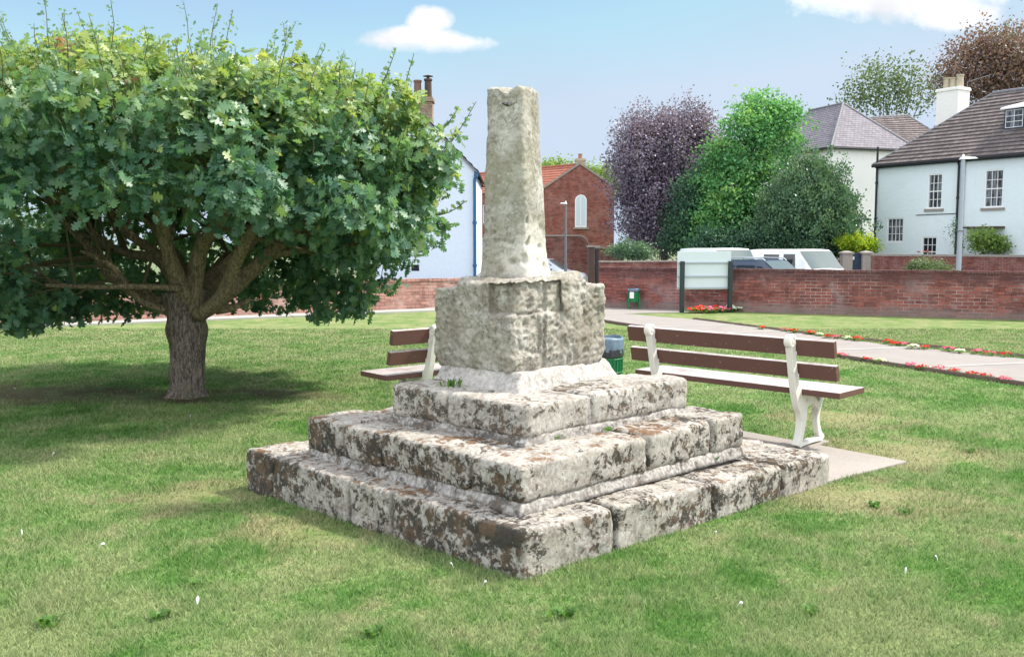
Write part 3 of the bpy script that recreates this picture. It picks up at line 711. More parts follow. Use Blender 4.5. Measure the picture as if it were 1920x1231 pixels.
# shaft
def shaft():
    nz_, na_ = 120, 110; V = []; Q = []
    Z0, Z1 = 1.325, 2.475
    for k in range(nz_ + 1):
        t = k / nz_; z = Z0 + (Z1 - Z0) * t
        side = .335 - .075 * min(1, t * 1.15) - .01 * t
        if t < .2: side += .03 * (1 - t / .2) ** 1.5
        cx = .025 - .022 * t; cy = 5.80
        hs = side / 2
        for i in range(na_):
            a = 2 * math.pi * i / na_
            e = .28          # superellipse-ish square
            ca, sa = math.cos(a), math.sin(a)
            m_ = (abs(ca) ** (8) + abs(sa) ** (8)) ** (-1 / 8)
            r_ = hs * m_ * (1 if True else 0)
            x, y = ca * r_, sa * r_
            # chamfer corners
            lim = hs * 1.87
            if abs(x) + abs(y) > lim: f = lim / (abs(x) + abs(y)); x *= f; y *= f
            ang = R(-27); X = x * math.cos(ang) - y * math.sin(ang); Yy = x * math.sin(ang) + y * math.cos(ang)
            P = Vector((cx + X, cy + Yy, z)); n = Vector((X, Yy, 0)).normalized()
            # broken front foot: scooped right face low down
            sc = max(0, 1 - abs(t - .20) / .22) * max(0, n.dot(Vector((.75, -.66, 0))) - .45)
            P -= n * .06 * sc
            f = mn.fractal(P * 4, 1, 2, 4) * .006 + (.25 - abs(mn.noise(P * 10))) * .006 + (.2 - abs(mn.noise(P * 26))) * .005 + mn.noise(P * 60) * .002
            pit = mn.noise(P * 17 + Vector((3, 3, 3)))
            f -= max(0, pit - .38) * .09 * (1.4 if t < .45 else .15)
            P = P + n * f
            if k == nz_ : P.z += .02 * mn.noise(P * 9)
            # notch at the top left and a slight tilt
            if t > .93: P.z -= .035 * max(0, 1 - ((P.x + .02) ** 2 + (P.y - 5.68) ** 2) ** .5 / .06) ** .6; 
            P.z -= (P.x) * .06 * t
            V.append(tuple(P))
    for k in range(nz_):
        for i in range(na_):
            a = k * na_ + i; b = k * na_ + (i + 1) % na_; Q.append((a, b, b + na_, a + na_))
    # rounded cap
    rings = 8; base = nz_ * na_; prev = base; ctr = np.mean(np.array(V[base:base + na_]), 0)
    for r_ in range(1, rings + 1):
        f = 1 - r_ / rings * .97 if r_ > 1 else .93
        st = len(V)
        for i in range(na_):
            p = Vector(V[base + i]); q = Vector(ctr).lerp(p, f); q.z += (.012 if r_ == 1 else .02) + .010 * mn.noise(q * 14) - (.03 * max(0, 1 - ((q.x + .02) ** 2 + (q.y - 5.68) ** 2) ** .5 / .06))
            V.append(tuple(q))
        for i in range(na_):
            Q.append((prev + i, prev + (i + 1) % na_, st + (i + 1) % na_, st + i))
        prev = st
    st = len(V)
    return V, Q, prev, na_
V, Q, prev, na_ = shaft()
V.append(tuple(np.mean(np.array(V[prev:prev + na_]), 0))); c_ = len(V) - 1
Q += [(prev + i, prev + (i + 1) % na_, c_, c_) for i in range(na_)]
Qt = []
for q in Q:
    Qt.append((q[0], q[1], q[2])); 
    if q[3] != q[2]: Qt.append((q[0], q[2], q[3]))
link_world('shaft', V, Qt, M['shaft'], cross)['label'] = 'tapering grey shaft with a broken top and a pale scarred foot'
# dark sealing bead round the shaft's foot
# small tufts of weeds growing on the steps
def tuft(name, label, c, n, h, spread, mat, cat='weed', group=None, seed=0, wide=.006):
    r = random.Random(seed); V = []; T = []; tt = []
    for i in range(n):
        a = r.uniform(0, 6.28); d = r.uniform(0, spread); b = Vector((math.cos(a) * d, math.sin(a) * d, 0)); l = r.uniform(.5, 1) * h
        o = Vector((math.cos(a + r.uniform(-.6, .6)), math.sin(a + r.uniform(-.6, .6)), 0)) * l * r.uniform(.3, .9); s = Vector((-o.y, o.x, 0)).normalized() * wide * r.uniform(.6, 1.4)
        m_ = b + o * .45 + Vector((0, 0, l * .7)); e = b + o + Vector((0, 0, l * r.uniform(.5, .95)))
        k = len(V); V += [b - s * .5, b + s * .5, m_ - s, m_ + s, e]; T += [(k, k + 1, k + 3), (k, k + 3, k + 2), (k + 2, k + 3, k + 4)]
        tt += [r.random() * .8] * 5
    o = mesh_np(name, [tuple(Vector(c) + v) for v in V], T, mat, off=c, attr=dict(tint=tt)); tag(o, label, cat, group); return o
M['weed'] = leaf_mat('weed_leaf', [(.05, .13, .03), (.09, .2, .04), (.16, .27, .06)], .35, .5, .3)
p = at(846, 717, 5.42); tuft('weed_tuft', 'green grassy weed at the left foot of the cement skirt', (p.x, p.y, .715), 34, .07, .06, M['weed'], seed=1)
p = gp(1048, 822, .49); tuft('weed_tuft', 'tiny light green sprig at the foot of the top step', p, 14, .035, .03, M['weed'], seed=2)
p = gp(1145, 807, .49); tuft('weed_tuft', 'flat moss sprig under the right face of the top step', p, 22, .025, .05, M['weed'], seed=3)
p = gp(1342, 862, .25); tuft('weed_tuft', 'little green seedling at the foot of the middle step beside the right end', p, 9, .04, .02, M['weed'], seed=4, wide=.012)

# ================================================================ BENCHES
def stroke2d(pts, widths):
    """outline polygon of a variable width polyline"""
    L = []; Rr = []
    P = [Vector((p[0], p[1])) for p in pts]
    for i, p in enumerate(P):
        t = (P[min(i + 1, len(P) - 1)] - P[max(0, i - 1)]).normalized(); n = Vector((-t.y, t.x)) * widths[i] / 2
        L.append(p + n); Rr.append(p - n)
    return L + Rr[::-1]
def spline(pts, k=6):
    P = [pts[0]] + list(pts) + [pts[-1]]; o = []
    for i in range(1, len(P) - 2):
        for j in range(k):
            t = j / k; p0, p1, p2, p3 = P[i - 1:i + 3]
            o.append(tuple(.5 * ((2 * b) + (-a + c) * t + (2 * a - 5 * b + 4 * c - d) * t * t + (-a + 3 * b - 3 * c + d) * t ** 3) for a, b, c, d in zip(p0, p1, p2, p3)))
    o.append(tuple(pts[-1])); return o
def bench_leg(root, x):
    """local frame: x along bench, y = towards the sitter (front), z up"""
    mb = MB(); parts = []
    def st(pts, th, smooth=6):
        q = spline(pts, smooth); poly = stroke2d([(a[0], a[1]) for a in q], [a[2] for a in q])
        n = len(poly) // 2; h = th / 2
        for i in range(n - 1):
            a, b, c, d = poly[i], poly[i + 1], poly[-2 - i], poly[-1 - i]
            mb.hexa([(x - h, a.x, a.y), (x - h, b.x, b.y), (x - h, c.x, c.y), (x - h, d.x, d.y), (x + h, a.x, a.y), (x + h, b.x, b.y), (x + h, c.x, c.y), (x + h, d.x, d.y)])
    # back upright (y, z, width)
    st([(-.145, .80, .07), (-.125, .70, .06), (-.095, .58, .062), (-.06, .47, .075), (.0, .37, .12), (.045, .29, .11), (.05, .20, .075), (.02, .09, .06), (-.01, .02, .075)], .052)
    st([(-.03, .44, .04), (.03, .395, .05), (.12, .385, .04), (.24, .395, .035), (.43, .40, .03)], .046)      # seat bearer
    st([(.37, .385, .05), (.31, .30, .055), (.285, .20, .045), (.32, .09, .05), (.375, .02, .07)], .044)       # front foot
    st([(.05, .27, .05), (.12, .335, .06), (.20, .35, .06), (.27, .31, .05), (.30, .25, .04)], .040)             # arch
    st([(.0, .03, .035), (.18, .035, .03), (.37, .03, .035)], .05)                                             # foot bar
    o = mb.build('leg', M['cast_iron'], root, local=True)
    md = o.modifiers.new('weld', 'WELD'); md.merge_threshold = .0005
    md = o.modifiers.new('bevel', 'BEVEL'); md.width = .005; md.segments = 2; md.limit_method = 'ANGLE'; md.angle_limit = R(50)
    # scroll, bolts and foot plinth as sub-parts
    s = MB()
    def disc(cy, cz, r, h, n=24):
        b = len(s.v)
        prof = [(0.0, h), (r * .25, h), (r * .3, h * .82), (r * .5, h * .82), (r * .58, h), (r * .8, h), (r, h * .7), (r, -h * .7), (r * .8, -h), (r * .58, -h), (r * .5, -h * .82), (r * .3, -h * .82), (r * .25, -h), (0, -h)]
        for rr, hh in prof:
            for k in range(n):
                a = 2 * math.pi * k / n; s.v.append(Vector((x + hh, cy + rr * math.cos(a), cz + rr * math.sin(a))))
        for i in range(len(prof) - 1):
            for k in range(n):
                a = b + i * n + k; d = b + i * n + (k + 1) % n; s.f.append((a, d, d + n, a + n))
    disc(-.15, .822, .052, .03)
    s.build('scroll', M['cast_iron'], o, local=True, smooth=False)
    for cy, cz in ((-.088, .735), (-.045, .56)):
        s = MB(); disc(cy, cz, .022, .03, 14); s.build('bolt_boss', M['cast_iron'], o, local=True)
    MB().bx((x, .18, -.008), (.09, .50, .03)).build('foot_plate', M['concrete'], o, local=True, bevel=.006)
    return o
def bench(name, label, origin, ang, L, legs, group=None):
    root = thing(name, label, 'bench', origin, ang)
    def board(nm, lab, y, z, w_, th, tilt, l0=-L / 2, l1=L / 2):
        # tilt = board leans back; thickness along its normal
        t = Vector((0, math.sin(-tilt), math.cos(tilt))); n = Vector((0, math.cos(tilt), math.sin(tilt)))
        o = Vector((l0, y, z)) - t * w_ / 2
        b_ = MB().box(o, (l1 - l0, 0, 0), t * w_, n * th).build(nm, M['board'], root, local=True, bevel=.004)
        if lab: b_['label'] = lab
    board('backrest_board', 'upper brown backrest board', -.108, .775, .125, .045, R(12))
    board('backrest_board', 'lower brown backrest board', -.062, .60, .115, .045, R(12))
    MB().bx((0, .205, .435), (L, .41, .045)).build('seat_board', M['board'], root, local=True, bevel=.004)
    for x in legs: bench_leg(root, x)
    return root
# right bench: boards from (0.99,7.87) to (2.27,6.59)
e1 = Vector((1.30, -1.29, 0)).normalized(); mid = Vector((1.635, 7.235, 0)); nn = Vector((-e1.y, e1.x, 0))
b_or = mid + nn * .108
b1 = bench('park_bench', 'brown bench with cream iron legs on the concrete slab right of the cross', (b_or.x, b_or.y, .02), math.atan2(e1.y, e1.x), 1.84, (-.66, .60))
e2 = Vector((.765, .645, 0)); nn2 = Vector((-e2.y, e2.x, 0)); p0 = Vector((-.98, 7.62, 0))
m2 = p0 + e2 * .92 + nn2 * .108
b2 = bench('park_bench', 'half hidden brown bench behind the left side of the stone cross', (m2.x, m2.y, 0), math.atan2(e2.y, e2.x), 1.84, (-.53, .60))

# ================================================================ LITTER BINS
def bin_(label, c, r, z0, h, legs, bagm, sticker=False, bag_h=.14):
    root = thing('litter_bin', label, 'litter bin', c)
    mb = MB(); n = 28
    mb.lathe((0, 0, 0), [(r * .93, z0), (r * .96, z0 + h * .5), (r, z0 + h - bag_h), (r * 1.0, z0 + h - bag_h + .004), (r * .95, z0 + h - bag_h + .004), (r * .9, z0 + .02)], n)
    b = mb.build('basket', M['bin_green'], root, local=True, smooth=False)
    rib = MB()
    for k in range(n):
        a = 2 * math.pi * k / n; rib.tube([(math.cos(a) * r * .94, math.sin(a) * r * .94, z0), (math.cos(a) * r * 1.01, math.sin(a) * r * 1.01, z0 + h - bag_h)], .005, 5)
    for zz in (.05, .3, .55, .8): 
        ring = [(math.cos(2 * math.pi * k / 24) * r * (.95 + .06 * zz), math.sin(2 * math.pi * k / 24) * r * (.95 + .06 * zz), z0 + (h - bag_h) * zz) for k in range(25)]; rib.tube(ring, .006, 5)
    rib.build('wire_mesh', M['bin_green'], root, local=True)
    V = []; T = []; rings = 12; nn_ = 48
    for i in range(rings + 1):
        t = i / rings; z = z0 + h - bag_h * 1.25 * (1 - t) ** 1.0 if i < 9 else z0 + h - bag_h * .35 * (i - 8)
        for k in range(nn_):
            a = 2 * math.pi * k / nn_; rr = r * (1.045 if i < 9 else .93) * (1 + .03 * mn.noise(Vector((math.cos(a) * 4, math.sin(a) * 4, z * 18)))) + .004 * math.sin(a * 15 + z * 20)
            V.append((math.cos(a) * rr, math.sin(a) * rr, z + .006 * math.sin(a * 3)))
    for i in range(rings):
        for k in range(nn_): a = i * nn_ + k; d = i * nn_ + (k + 1) % nn_; T.append((a, d, d + nn_, a + nn_))
    mesh_np('bin_liner', V, T, bagm, root, smooth=True, off=(0, 0, 0))
    MB().lathe((0, 0, 0), [(r * 1.03, z0 + h - bag_h * 1.55), (r * 1.055, z0 + h - bag_h * 1.5), (r * 1.06, z0 + h - bag_h * 1.1), (r * 1.02, z0 + h - bag_h * 1.0)], 24).build('liner_edge', M['bag'], root, local=True)
    for x, y in legs: MB().bx((x, y, (z0 + .1) / 2), (.022, .022, z0 + .1)).build('leg', M['bin_green'], root, local=True)
    if sticker: MB().bx((-r * .45, -r * 1.03, z0 + h * .48), (.1, .01, .15)).build('notice', M['paper'], root, local=True)
    return root
bin_('round green litter bin with a grey-blue liner beside the right bench', (.84, 8.5, 0), .175, .12, .64, [(-.12, -.1), (.16, -.1), (0, .14)], M['bag_blue'], bag_h=.15)
p = gp(1189, 580); bin_('small green litter bin on legs with a white notice against the far brick wall', (p.x, p.y + .1, .008), .145, .17, .34, [(-.13, -.09), (.13, -.09), (-.13, .11), (.13, .11)], M['bag_blue'], True, .07)

# ================================================================ SIGN (seen from behind)
def sign():
    A, B = gp(1278, 586), gp(1368, 583); A = A; B = Vector((B.x * .985, B.y * .985, 0))
    d = (B - A).normalized(); n = Vector((-d.y, d.x, 0)); root = thing('notice_board', 'large pale notice board seen from behind on two dark posts by the far wall', 'sign', A)
    for P, lab in ((A, None), (B, None)):
        MB().box(P - d * .045 - n * .05, d * .09, n * .09, (0, 0, 1.16)).build('post', M['post_dark'], root, bevel=.008)
    o = A - d * .10 + n * .045
    MB().box(o + Vector((0, 0, .52)), d * 1.27, n * .02, (0, 0, .86)).build('panel', M['sign_back'], root, bevel=.004)
    for z in (.54, .80, 1.11): MB().box(A - d * .10 + n * .012 + Vector((0, 0, z)), d * 1.27, n * .034, (0, 0, .03)).build('rail', M['galv'], root)
sign()

# ================================================================ WALLS
def brick_wall(label, A, B, n, z0, z1, th, mat, cop=.06, ripple=.012, coping=True, copmat=None):
    root = thing('brick_wall', label, 'wall', A); L = (B - A).length; d = (B - A) / L
    N = max(4, int(L / .5)); Vv = []; mb = MB()
    zt = lambda x: z1 + ripple * mn.noise(Vector((x * .6, z1, 3)))
    for i in range(N):
        a, b = A + d * L * i / N, A + d * L * (i + 1) / N
        za, zb = zt(L * i / N), zt(L * (i + 1) / N)
        mb.poly([a + Vector((0, 0, z0)), b + Vector((0, 0, z0)), b + Vector((0, 0, zb)), a + Vector((0, 0, za))])
        mb.poly([b + n * th + Vector((0, 0, z0)), a + n * th + Vector((0, 0, z0)), a + n * th + Vector((0, 0, za)), b + n * th + Vector((0, 0, zb))])
        mb.poly([a + Vector((0, 0, za)), b + Vector((0, 0, zb)), b + n * th + Vector((0, 0, zb)), a + n * th + Vector((0, 0, za))])
    for P, zz in ((A, zt(0)), (B, zt(L))): mb.poly([P + Vector((0, 0, z0)), P + Vector((0, 0, zz)), P + n * th + Vector((0, 0, zz)), P + n * th + Vector((0, 0, z0))])
    mb.build('brickwork', mat, root)
    if coping:
        cb = MB(); x = 0; r = random.Random(int(abs(A.x) * 10))
        while x < L - .05:
            w_ = min(.11 * r.uniform(.9, 1.15) if cop < .08 else .45, L - x); z = zt(x + w_ / 2) + r.uniform(-.004, .004)
            o = r.uniform(-.006, .006)
            cb.box(A + d * x - n * (.018 + o) + Vector((0, 0, z)), d * (w_ - .008), n * (th + .04), (0, 0, cop + r.uniform(-.004, .006))); x += w_
        cb.build('coping', copmat or mat, root)
    return root
WT = .24
brick_wall('long dark red brick wall behind the path and the notice board', WR0, WR1, nR, STREET, .93, WT, M['brick'], .055, copmat=M['brick'])
brick_wall('pale worn brick wall behind the oak tree', WL0, WL1, nL, STREET, .67, WT, M['brick_pale'], .055, .02, copmat=M['brick_pale'])

# ================================================================ BUILDINGS
def holed_wall(name, mat, root, O, d, L, z0, z1, holes, depth=.12, gable=None):
    """wall face starting at O along d; holes (x0,x1,za,zb); reveals run inward (n = left of d)"""
    n = Vector((-d.y, d.x, 0)); mb = MB()
    xs = sorted({0, L, *[h[0] for h in holes], *[h[1] for h in holes]}); zs = sorted({z0, z1, *[h[2] for h in holes], *[h[3] for h in holes]})
    P = lambda x, z, k=0: O + d * x + n * k + Vector((0, 0, z))
    for i in range(len(xs) - 1):
        for j in range(len(zs) - 1):
            cx, cz = (xs[i] + xs[i + 1]) / 2, (zs[j] + zs[j + 1]) / 2
            if any(h[0] < cx < h[1] and h[2] < cz < h[3] for h in holes): continue
            mb.poly([P(xs[i], zs[j]), P(xs[i + 1], zs[j]), P(xs[i + 1], zs[j + 1]), P(xs[i], zs[j + 1])])
    for x0, x1, a, b in holes:
        mb.poly([P(x0, a), P(x0, b), P(x0, b, depth), P(x0, a, depth)]); mb.poly([P(x1, a), P(x1, a, depth), P(x1, b, depth), P(x1, b)])
        mb.poly([P(x0, b), P(x1, b), P(x1, b, depth), P(x0, b, depth)]); mb.poly([P(x0, a), P(x0, a, depth), P(x1, a, depth), P(x1, a)])
        mb.poly([P(x0, a, depth), P(x0, b, depth), P(x1, b, depth), P(x1, a, depth)])
    if gable: mb.poly([P(0, z1), P(L, z1), P(L * gable[0], gable[1])])
    return mb.build(name, mat, root)
def window(root, O, d, x0, x1, z0, z1, nx, ny, sash=True, sill=None, glass=None, rec=.07, label=None, framemat=None):
    n = Vector((-d.y, d.x, 0)); P = lambda x, z, k: O + d * x + n * k + Vector((0, 0, z)); fw = .05; fm = framemat or M['white_paint']
    f = MB(); 
    for a, b, c, e in ((x0, x0 + fw, z0, z1), (x1 - fw, x1, z0, z1), (x0 + fw, x1 - fw, z0, z0 + fw * 1.3), (x0 + fw, x1 - fw, z1 - fw, z1)):
        f.box(P(a, c, rec - .05), d * (b - a), n * .09, (0, 0, e - c))
    W = f.build('window', fm, root)
    if label: W['label'] = label
    g = MB().box(P(x0 + fw, z0 + fw, rec + .01), d * (x1 - x0 - 2 * fw), n * .01, (0, 0, z1 - z0 - 2 * fw)).build('pane', glass or M['glass'], W, off=root.location)
    bars = MB(); bw = .024
    for i in range(1, nx):
        x = x0 + fw + (x1 - x0 - 2 * fw) * i / nx; bars.box(P(x - bw / 2, z0 + fw, rec - .015), d * bw, n * .022, (0, 0, z1 - z0 - 2 * fw))
    for j in range(1, ny):
        z = z0 + fw + (z1 - z0 - 2 * fw) * j / ny; h = bw * (1.9 if sash and j == ny // 2 else 1); bars.box(P(x0 + fw, z - h / 2, rec - .019), d * (x1 - x0 - 2 * fw), n * .024, (0, 0, h))
    bars.build('glazing_bars', fm, W, off=root.location)
    if sill: MB().box(P(x0 - .12, z0 - .12, -.06), d * (x1 - x0 + .24), n * .12, (0, 0, .11)).build('sill', sill, W, off=root.location)
def roof_slope(mb, A, B, C, D, step=.3, lift=.045):
    """eave A-B, ridge D-C, courses as overlapping strips"""
    nrm = (B - A).cross(D - A).normalized()
    if nrm.z < 0: nrm = -nrm
    up = ((D + C) / 2 - (A + B) / 2); H = up.length; N = max(3, int(H / step))
    for i in range(N):
        t0, t1 = i / N, (i + 1) / N
        a, b, c, e = A.lerp(D, t0), B.lerp(C, t0), B.lerp(C, t1), A.lerp(D, t1)
        mb.poly([a + nrm * lift, b + nrm * lift, c, e]); mb.poly([a, b, b + nrm * lift, a + nrm * lift])
def ridge_tiles(mb, A, B, r=.1, step=.4):
    L = (B - A).length; N = max(2, int(L / step))
    for i in range(N):
        a, b = A.lerp(B, i / N), A.lerp(B, (i + .94) / N); mb.tube([a, b], [r, r * .94], 8)
def chimney(root, c, ex, w_, dp, z0, z1, mat, pots, potmat, cap=True, name='chimney'):
    ex = Vector(ex).normalized(); ey = Vector((-ex.y, ex.x, 0)); c = Vector((c[0], c[1], 0))
    mb = MB(); o = c - ex * w_ / 2 - ey * dp / 2
    mb.box(o + Vector((0, 0, z0)), ex * w_, ey * dp, (0, 0, z1 - z0))
    if cap:
        mb.box(o - ex * .05 - ey * .05 + Vector((0, 0, z1)), ex * (w_ + .1), ey * (dp + .1), (0, 0, .1))
        mb.box(o - ex * .02 - ey * .02 + Vector((0, 0, z1 + .1)), ex * (w_ + .04), ey * (dp + .04), (0, 0, .06))
    ch = mb.build(name, mat, root)
    for off, h, r in pots:
        m_ = MB().lathe(c + ex * off + Vector((0, 0, z1 + .15)), [(r * 1.15, 0), (r * 1.05, .05), (r, h * .5), (r * .95, h * .85), (r * 1.12, h * .9), (r * 1.12, h), (r * .8, h), (r * .75, h * .7)], 14)
        m_.build('chimney_pot', potmat, ch, off=root.location, smooth=False)
    return ch
def pipe(root, pts, r, mat, name='downpipe'):
    mb = MB().tube(pts, r, 8)
    L = 0
    for i in range(len(pts) - 1):
        a, b = Vector(pts[i]), Vector(pts[i + 1])
        if abs((b - a).normalized().z) > .9:
            k = max(1, int((b - a).length / 1.8))
            for j in range(1, k + 1): c = a.lerp(b, j / (k + 1)); mb.tube([c - Vector((0, 0, .05)), c + Vector((0, 0, .05))], r * 1.4, 8)
    return mb.build(name, mat, root)

# --- white cottage, right
HA, HB = at(1645, 312, 46.4), at(1920, 290, 40.3)
HE = 5.37
dH = Vector((HB.x - HA.x, HB.y - HA.y, 0)).normalized(); nH = Vector((-dH.y, dH.x, 0))
HA = Vector((HA.x, HA.y, 0))
def along(px, z_guess=3.0):      # distance along house front for a picture column
    t = (px - 960) / F_PX
    # X = t*(Y*c-(z-E)*s)
    k = t * _c; c0 = t * (z_guess - EYE) * _s
    return (k * HA.y - c0 - HA.x) / (dH.x - k * dH.y)
def zat(px, py):
    x = along(px); P = HA + dH * x; return at(px, py, P.y).z
cot = thing('cottage', 'long white limewashed cottage with a mossy dark tiled roof and dormer at the right edge', 'house', (HA.x, HA.y, STREET))
HL = 14.6
wins = []
for (xa, xb, ya, yb, nx, ny, sill, gl) in ((1738, 1765, 326, 391, 3, 4, M['stone_grey'], M['glass_net']), (1844, 1879, 318, 389, 3, 4, M['stone_grey'], M['glass_net']),
                                        (1664, 1695, 409, 454, 4, 3, None, M['glass_net']), (1731, 1759, 444, 500, 3, 4, None, M['glass'])):
    x0, x1 = along(xa), along(xb); xm = (xa + xb) / 2; wins.append((x0, x1, zat(xm, yb), zat(xm, ya), nx, ny, sill, gl))
# off-frame window for the far end of the front
wins.append((10.0, 11.1, 2.6, 4.25, 3, 4, M['stone_grey'], M['glass']))
holed_wall('wall', M['white_wall'], cot, HA, dH, HL, STREET, HE, [w_[:4] for w_ in wins])
for w_ in wins: window(cot, HA, dH, *w_[:6], sill=w_[6], glass=w_[7], sash=w_[5] == 4)
HD = 8.0
o_ = MB()
o_.box(HA + nH * .13 + Vector((0, 0, STREET)), dH * HL, nH * (HD - .13), (0, 0, HE - STREET - .01)); o_.build('wall', M['white_wall'], cot)
rz = 8.75
e0 = HA - nH * .25 - dH * .12 + Vector((0, 0, HE + .02)); e1_ = HA + dH * (HL + .2) - nH * .25 + Vector((0, 0, HE + .02))
r0 = HA + nH * (HD / 2) + dH * 3.35 + Vector((0, 0, rz)); r1 = HA + nH * (HD / 2) + dH * (HL + .2) + Vector((0, 0, rz))
b0 = HA + nH * (HD + .25) - dH * .12 + Vector((0, 0, HE + .02)); b1_ = HA + nH * (HD + .25) + dH * (HL + .2) + Vector((0, 0, HE + .02))
mb = MB(); roof_slope(mb, e0, e1_, r1, r0); roof_slope(mb, b1_, b0, r0, r1); roof_slope(mb, b0, e0, r0, r0)
rf = mb.build('roof', M['tile_dark'], cot)
mb = MB(); ridge_tiles(mb, r0, r1); ridge_tiles(mb, e0, r0, .06); mb.build('ridge_tiles', M['lead'], rf, off=cot.location)
MB().tube([e0 - Vector((0, 0, .06)), e1_ - Vector((0, 0, .06))], .065, 8).build('gutter', M['black_iron'], cot)
MB().box(HA - nH * .16 + Vector((0, 0, HE - .14)), dH * HL, nH * .16, (0, 0, .14)).build('fascia', M['black_iron'], cot)
xx = along(1800)
for q in (-.08, .14):
    xp = xx + q; P = HA + dH * xp - nH * .1; pipe(cot, [P + Vector((0, 0, HE - .1)) - nH * .1, P + Vector((0, 0, HE - .3)), P + Vector((0, 0, STREET))], .05, M['black_iron'])
P = HA + dH * .05 - nH * .08; pipe(cot, [P + Vector((0, 0, HE + .9)), P + Vector((0, 0, STREET))], .055, M['black_iron'])
# flat door hood with brackets and the cable above the lower windows
xa, xb = along(1815), along(1886); zz = zat(1850, 428)
MB().box(HA + dH * xa - nH * .45 + Vector((0, 0, zz)), dH * (xb - xa), nH * .45, (0, 0, .08)).build('door_hood', M['dark_wood'], cot)
xa, xb = along(1718), along(1797); zz = zat(1760, 402)
MB().tube([HA + dH * xa - nH * .02 + Vector((0, 0, zz)), HA + dH * xb - nH * .02 + Vector((0, 0, zz + .02))], .018, 6).build('cable', M['black_iron'], cot)
# dormer
xd = along(1893, 6.5) - 1.0
slope = (rz - HE) / (HD / 2 + .25)
def on_roof(x, back): return HA + dH * x + nH * back + Vector((0, 0, HE + (back + .25) * slope))
dz0 = on_roof(xd, 1.28); dw, dhh = 1.8, .95
dm = MB().box(Vector((dz0.x, dz0.y, dz0.z - .02)), dH * dw, nH * 1.6, (0, 0, dhh)).build('dormer', M['navy_gate'], cot)
k0 = Vector((dz0.x, dz0.y, 0)) - nH * .012
f = MB(); g = MB(); bars = MB()
for i in range(2):
    xo = .07 + i * (dw / 2 - .02); ww = dw / 2 - .12; zz0, zz1 = dz0.z + .1, dz0.z + dhh - .08
    g.box(k0 + dH * xo + Vector((0, 0, zz0)), dH * ww, nH * .01, (0, 0, zz1 - zz0))
    for a in np.linspace(0, ww - .02, 3): bars.box(k0 - nH * .012 + dH * (xo + a) + Vector((0, 0, zz0)), dH * .022, nH * .012, (0, 0, zz1 - zz0))
    for a in np.linspace(0, zz1 - zz0 - .02, 4): bars.box(k0 - nH * .015 + dH * xo + Vector((0, 0, zz0 + a)), dH * ww, nH * .012, (0, 0, .022))
g.build('pane', M['glass_net'], dm, off=cot.location); bars.build('glazing_bars', M['white_paint'], dm, off=cot.location)
A = Vector((dz0.x, dz0.y, dz0.z + dhh - .02)) - dH * .12 - nH * .15
mb = MB().hexa([A, A + dH * (dw + .24), A + dH * (dw + .24) + nH * 1.9 + Vector((0, 0, .42)), A + nH * 1.9 + Vector((0, 0, .42)),
          A + Vector((0, 0, .07)), A + dH * (dw + .24) + Vector((0, 0, .07)), A + dH * (dw + .24) + nH * 1.9 + Vector((0, 0, .49)), A + nH * 1.9 + Vector((0, 0, .49))])
mb.build('dormer_roof', M['white_paint'], dm, off=cot.location)

# --- hip-roofed house behind
QC = at(1560, 275, 53.7); QC.z = 0; dQ = Vector((.947, .32, 0)).normalized(); nQ = Vector((-dQ.y, dQ.x, 0)); QE = 7.04
hip = thing('hipped_house', 'cream rendered house with a grey slate hipped roof behind the laurel', 'house', (QC.x, QC.y, STREET))
MB().box(QC + Vector((0, 0, STREET)), dQ * 5.67, nQ * 8.5, (0, 0, QE - STREET)).build('wall', M['white_warm'], hip)
e = .22; A = QC - dQ * e - nQ * e + Vector((0, 0, QE)); B = QC + dQ * (5.67 + e) - nQ * e + Vector((0, 0, QE)); C = QC + dQ * (5.67 + e) + nQ * (8.5 + e) + Vector((0, 0, QE)); D = QC - dQ * e + nQ * (8.5 + e) + Vector((0, 0, QE))
ra = QC + dQ * 2.84 + nQ * 2.8 + Vector((0, 0, 9.97)); rb = QC + dQ * 2.84 + nQ * 6.1 + Vector((0, 0, 9.97))
mb = MB(); roof_slope(mb, A, B, ra, ra, .2, .015); roof_slope(mb, D, A, ra, rb, .2, .015); roof_slope(mb, B, C, rb, ra, .2, .015); roof_slope(mb, C, D, rb, rb, .2, .015)
rf = mb.build('roof', M['slate'], hip)
mb = MB(); ridge_tiles(mb, ra, rb, .09); ridge_tiles(mb, A, ra, .08, .25); ridge_tiles(mb, B, ra, .08, .25); mb.build('ridge_tiles', M['lead'], rf, off=hip.location)
mb = MB().tube([D - Vector((0, 0, .08)), A - Vector((0, 0, .08))], .07, 8); mb.tube([A - Vector((0, 0, .08)), B - Vector((0, 0, .08))], .07, 8); mb.build('gutter', M['black_iron'], hip)
# --- third roof and chimney between them
TB = at(1700, 262, 61); TB.z = 0
th = thing('tiled_outbuilding', 'dark tiled rear range showing between the slate roof and the cottage roof', 'house', (TB.x, TB.y, STREET))
d3 = Vector((.98, .18, 0)).normalized(); n3 = Vector((-d3.y, d3.x, 0)); O3 = TB - d3 * 3.05
MB().box(O3 + Vector((0, 0, STREET)), d3 * 6.3, n3 * 6, (0, 0, 7.83 - STREET)).build('wall', M['white_warm'], th)
z3 = at(1740, 215, 64).z
A = O3 - n3 * .2 + Vector((0, 0, 7.83)); B = O3 + d3 * 6.6 - n3 * .2 + Vector((0, 0, 7.83)); C = O3 + d3 * 5.0 + n3 * 3.05 + Vector((0, 0, z3)); D = O3 + n3 * 3.05 + Vector((0, 0, z3 - .43))
E_ = O3 + d3 * 6.6 + n3 * 6.2 + Vector((0, 0, 7.83)); G_ = O3 + n3 * 6.2 + Vector((0, 0, 7.83))
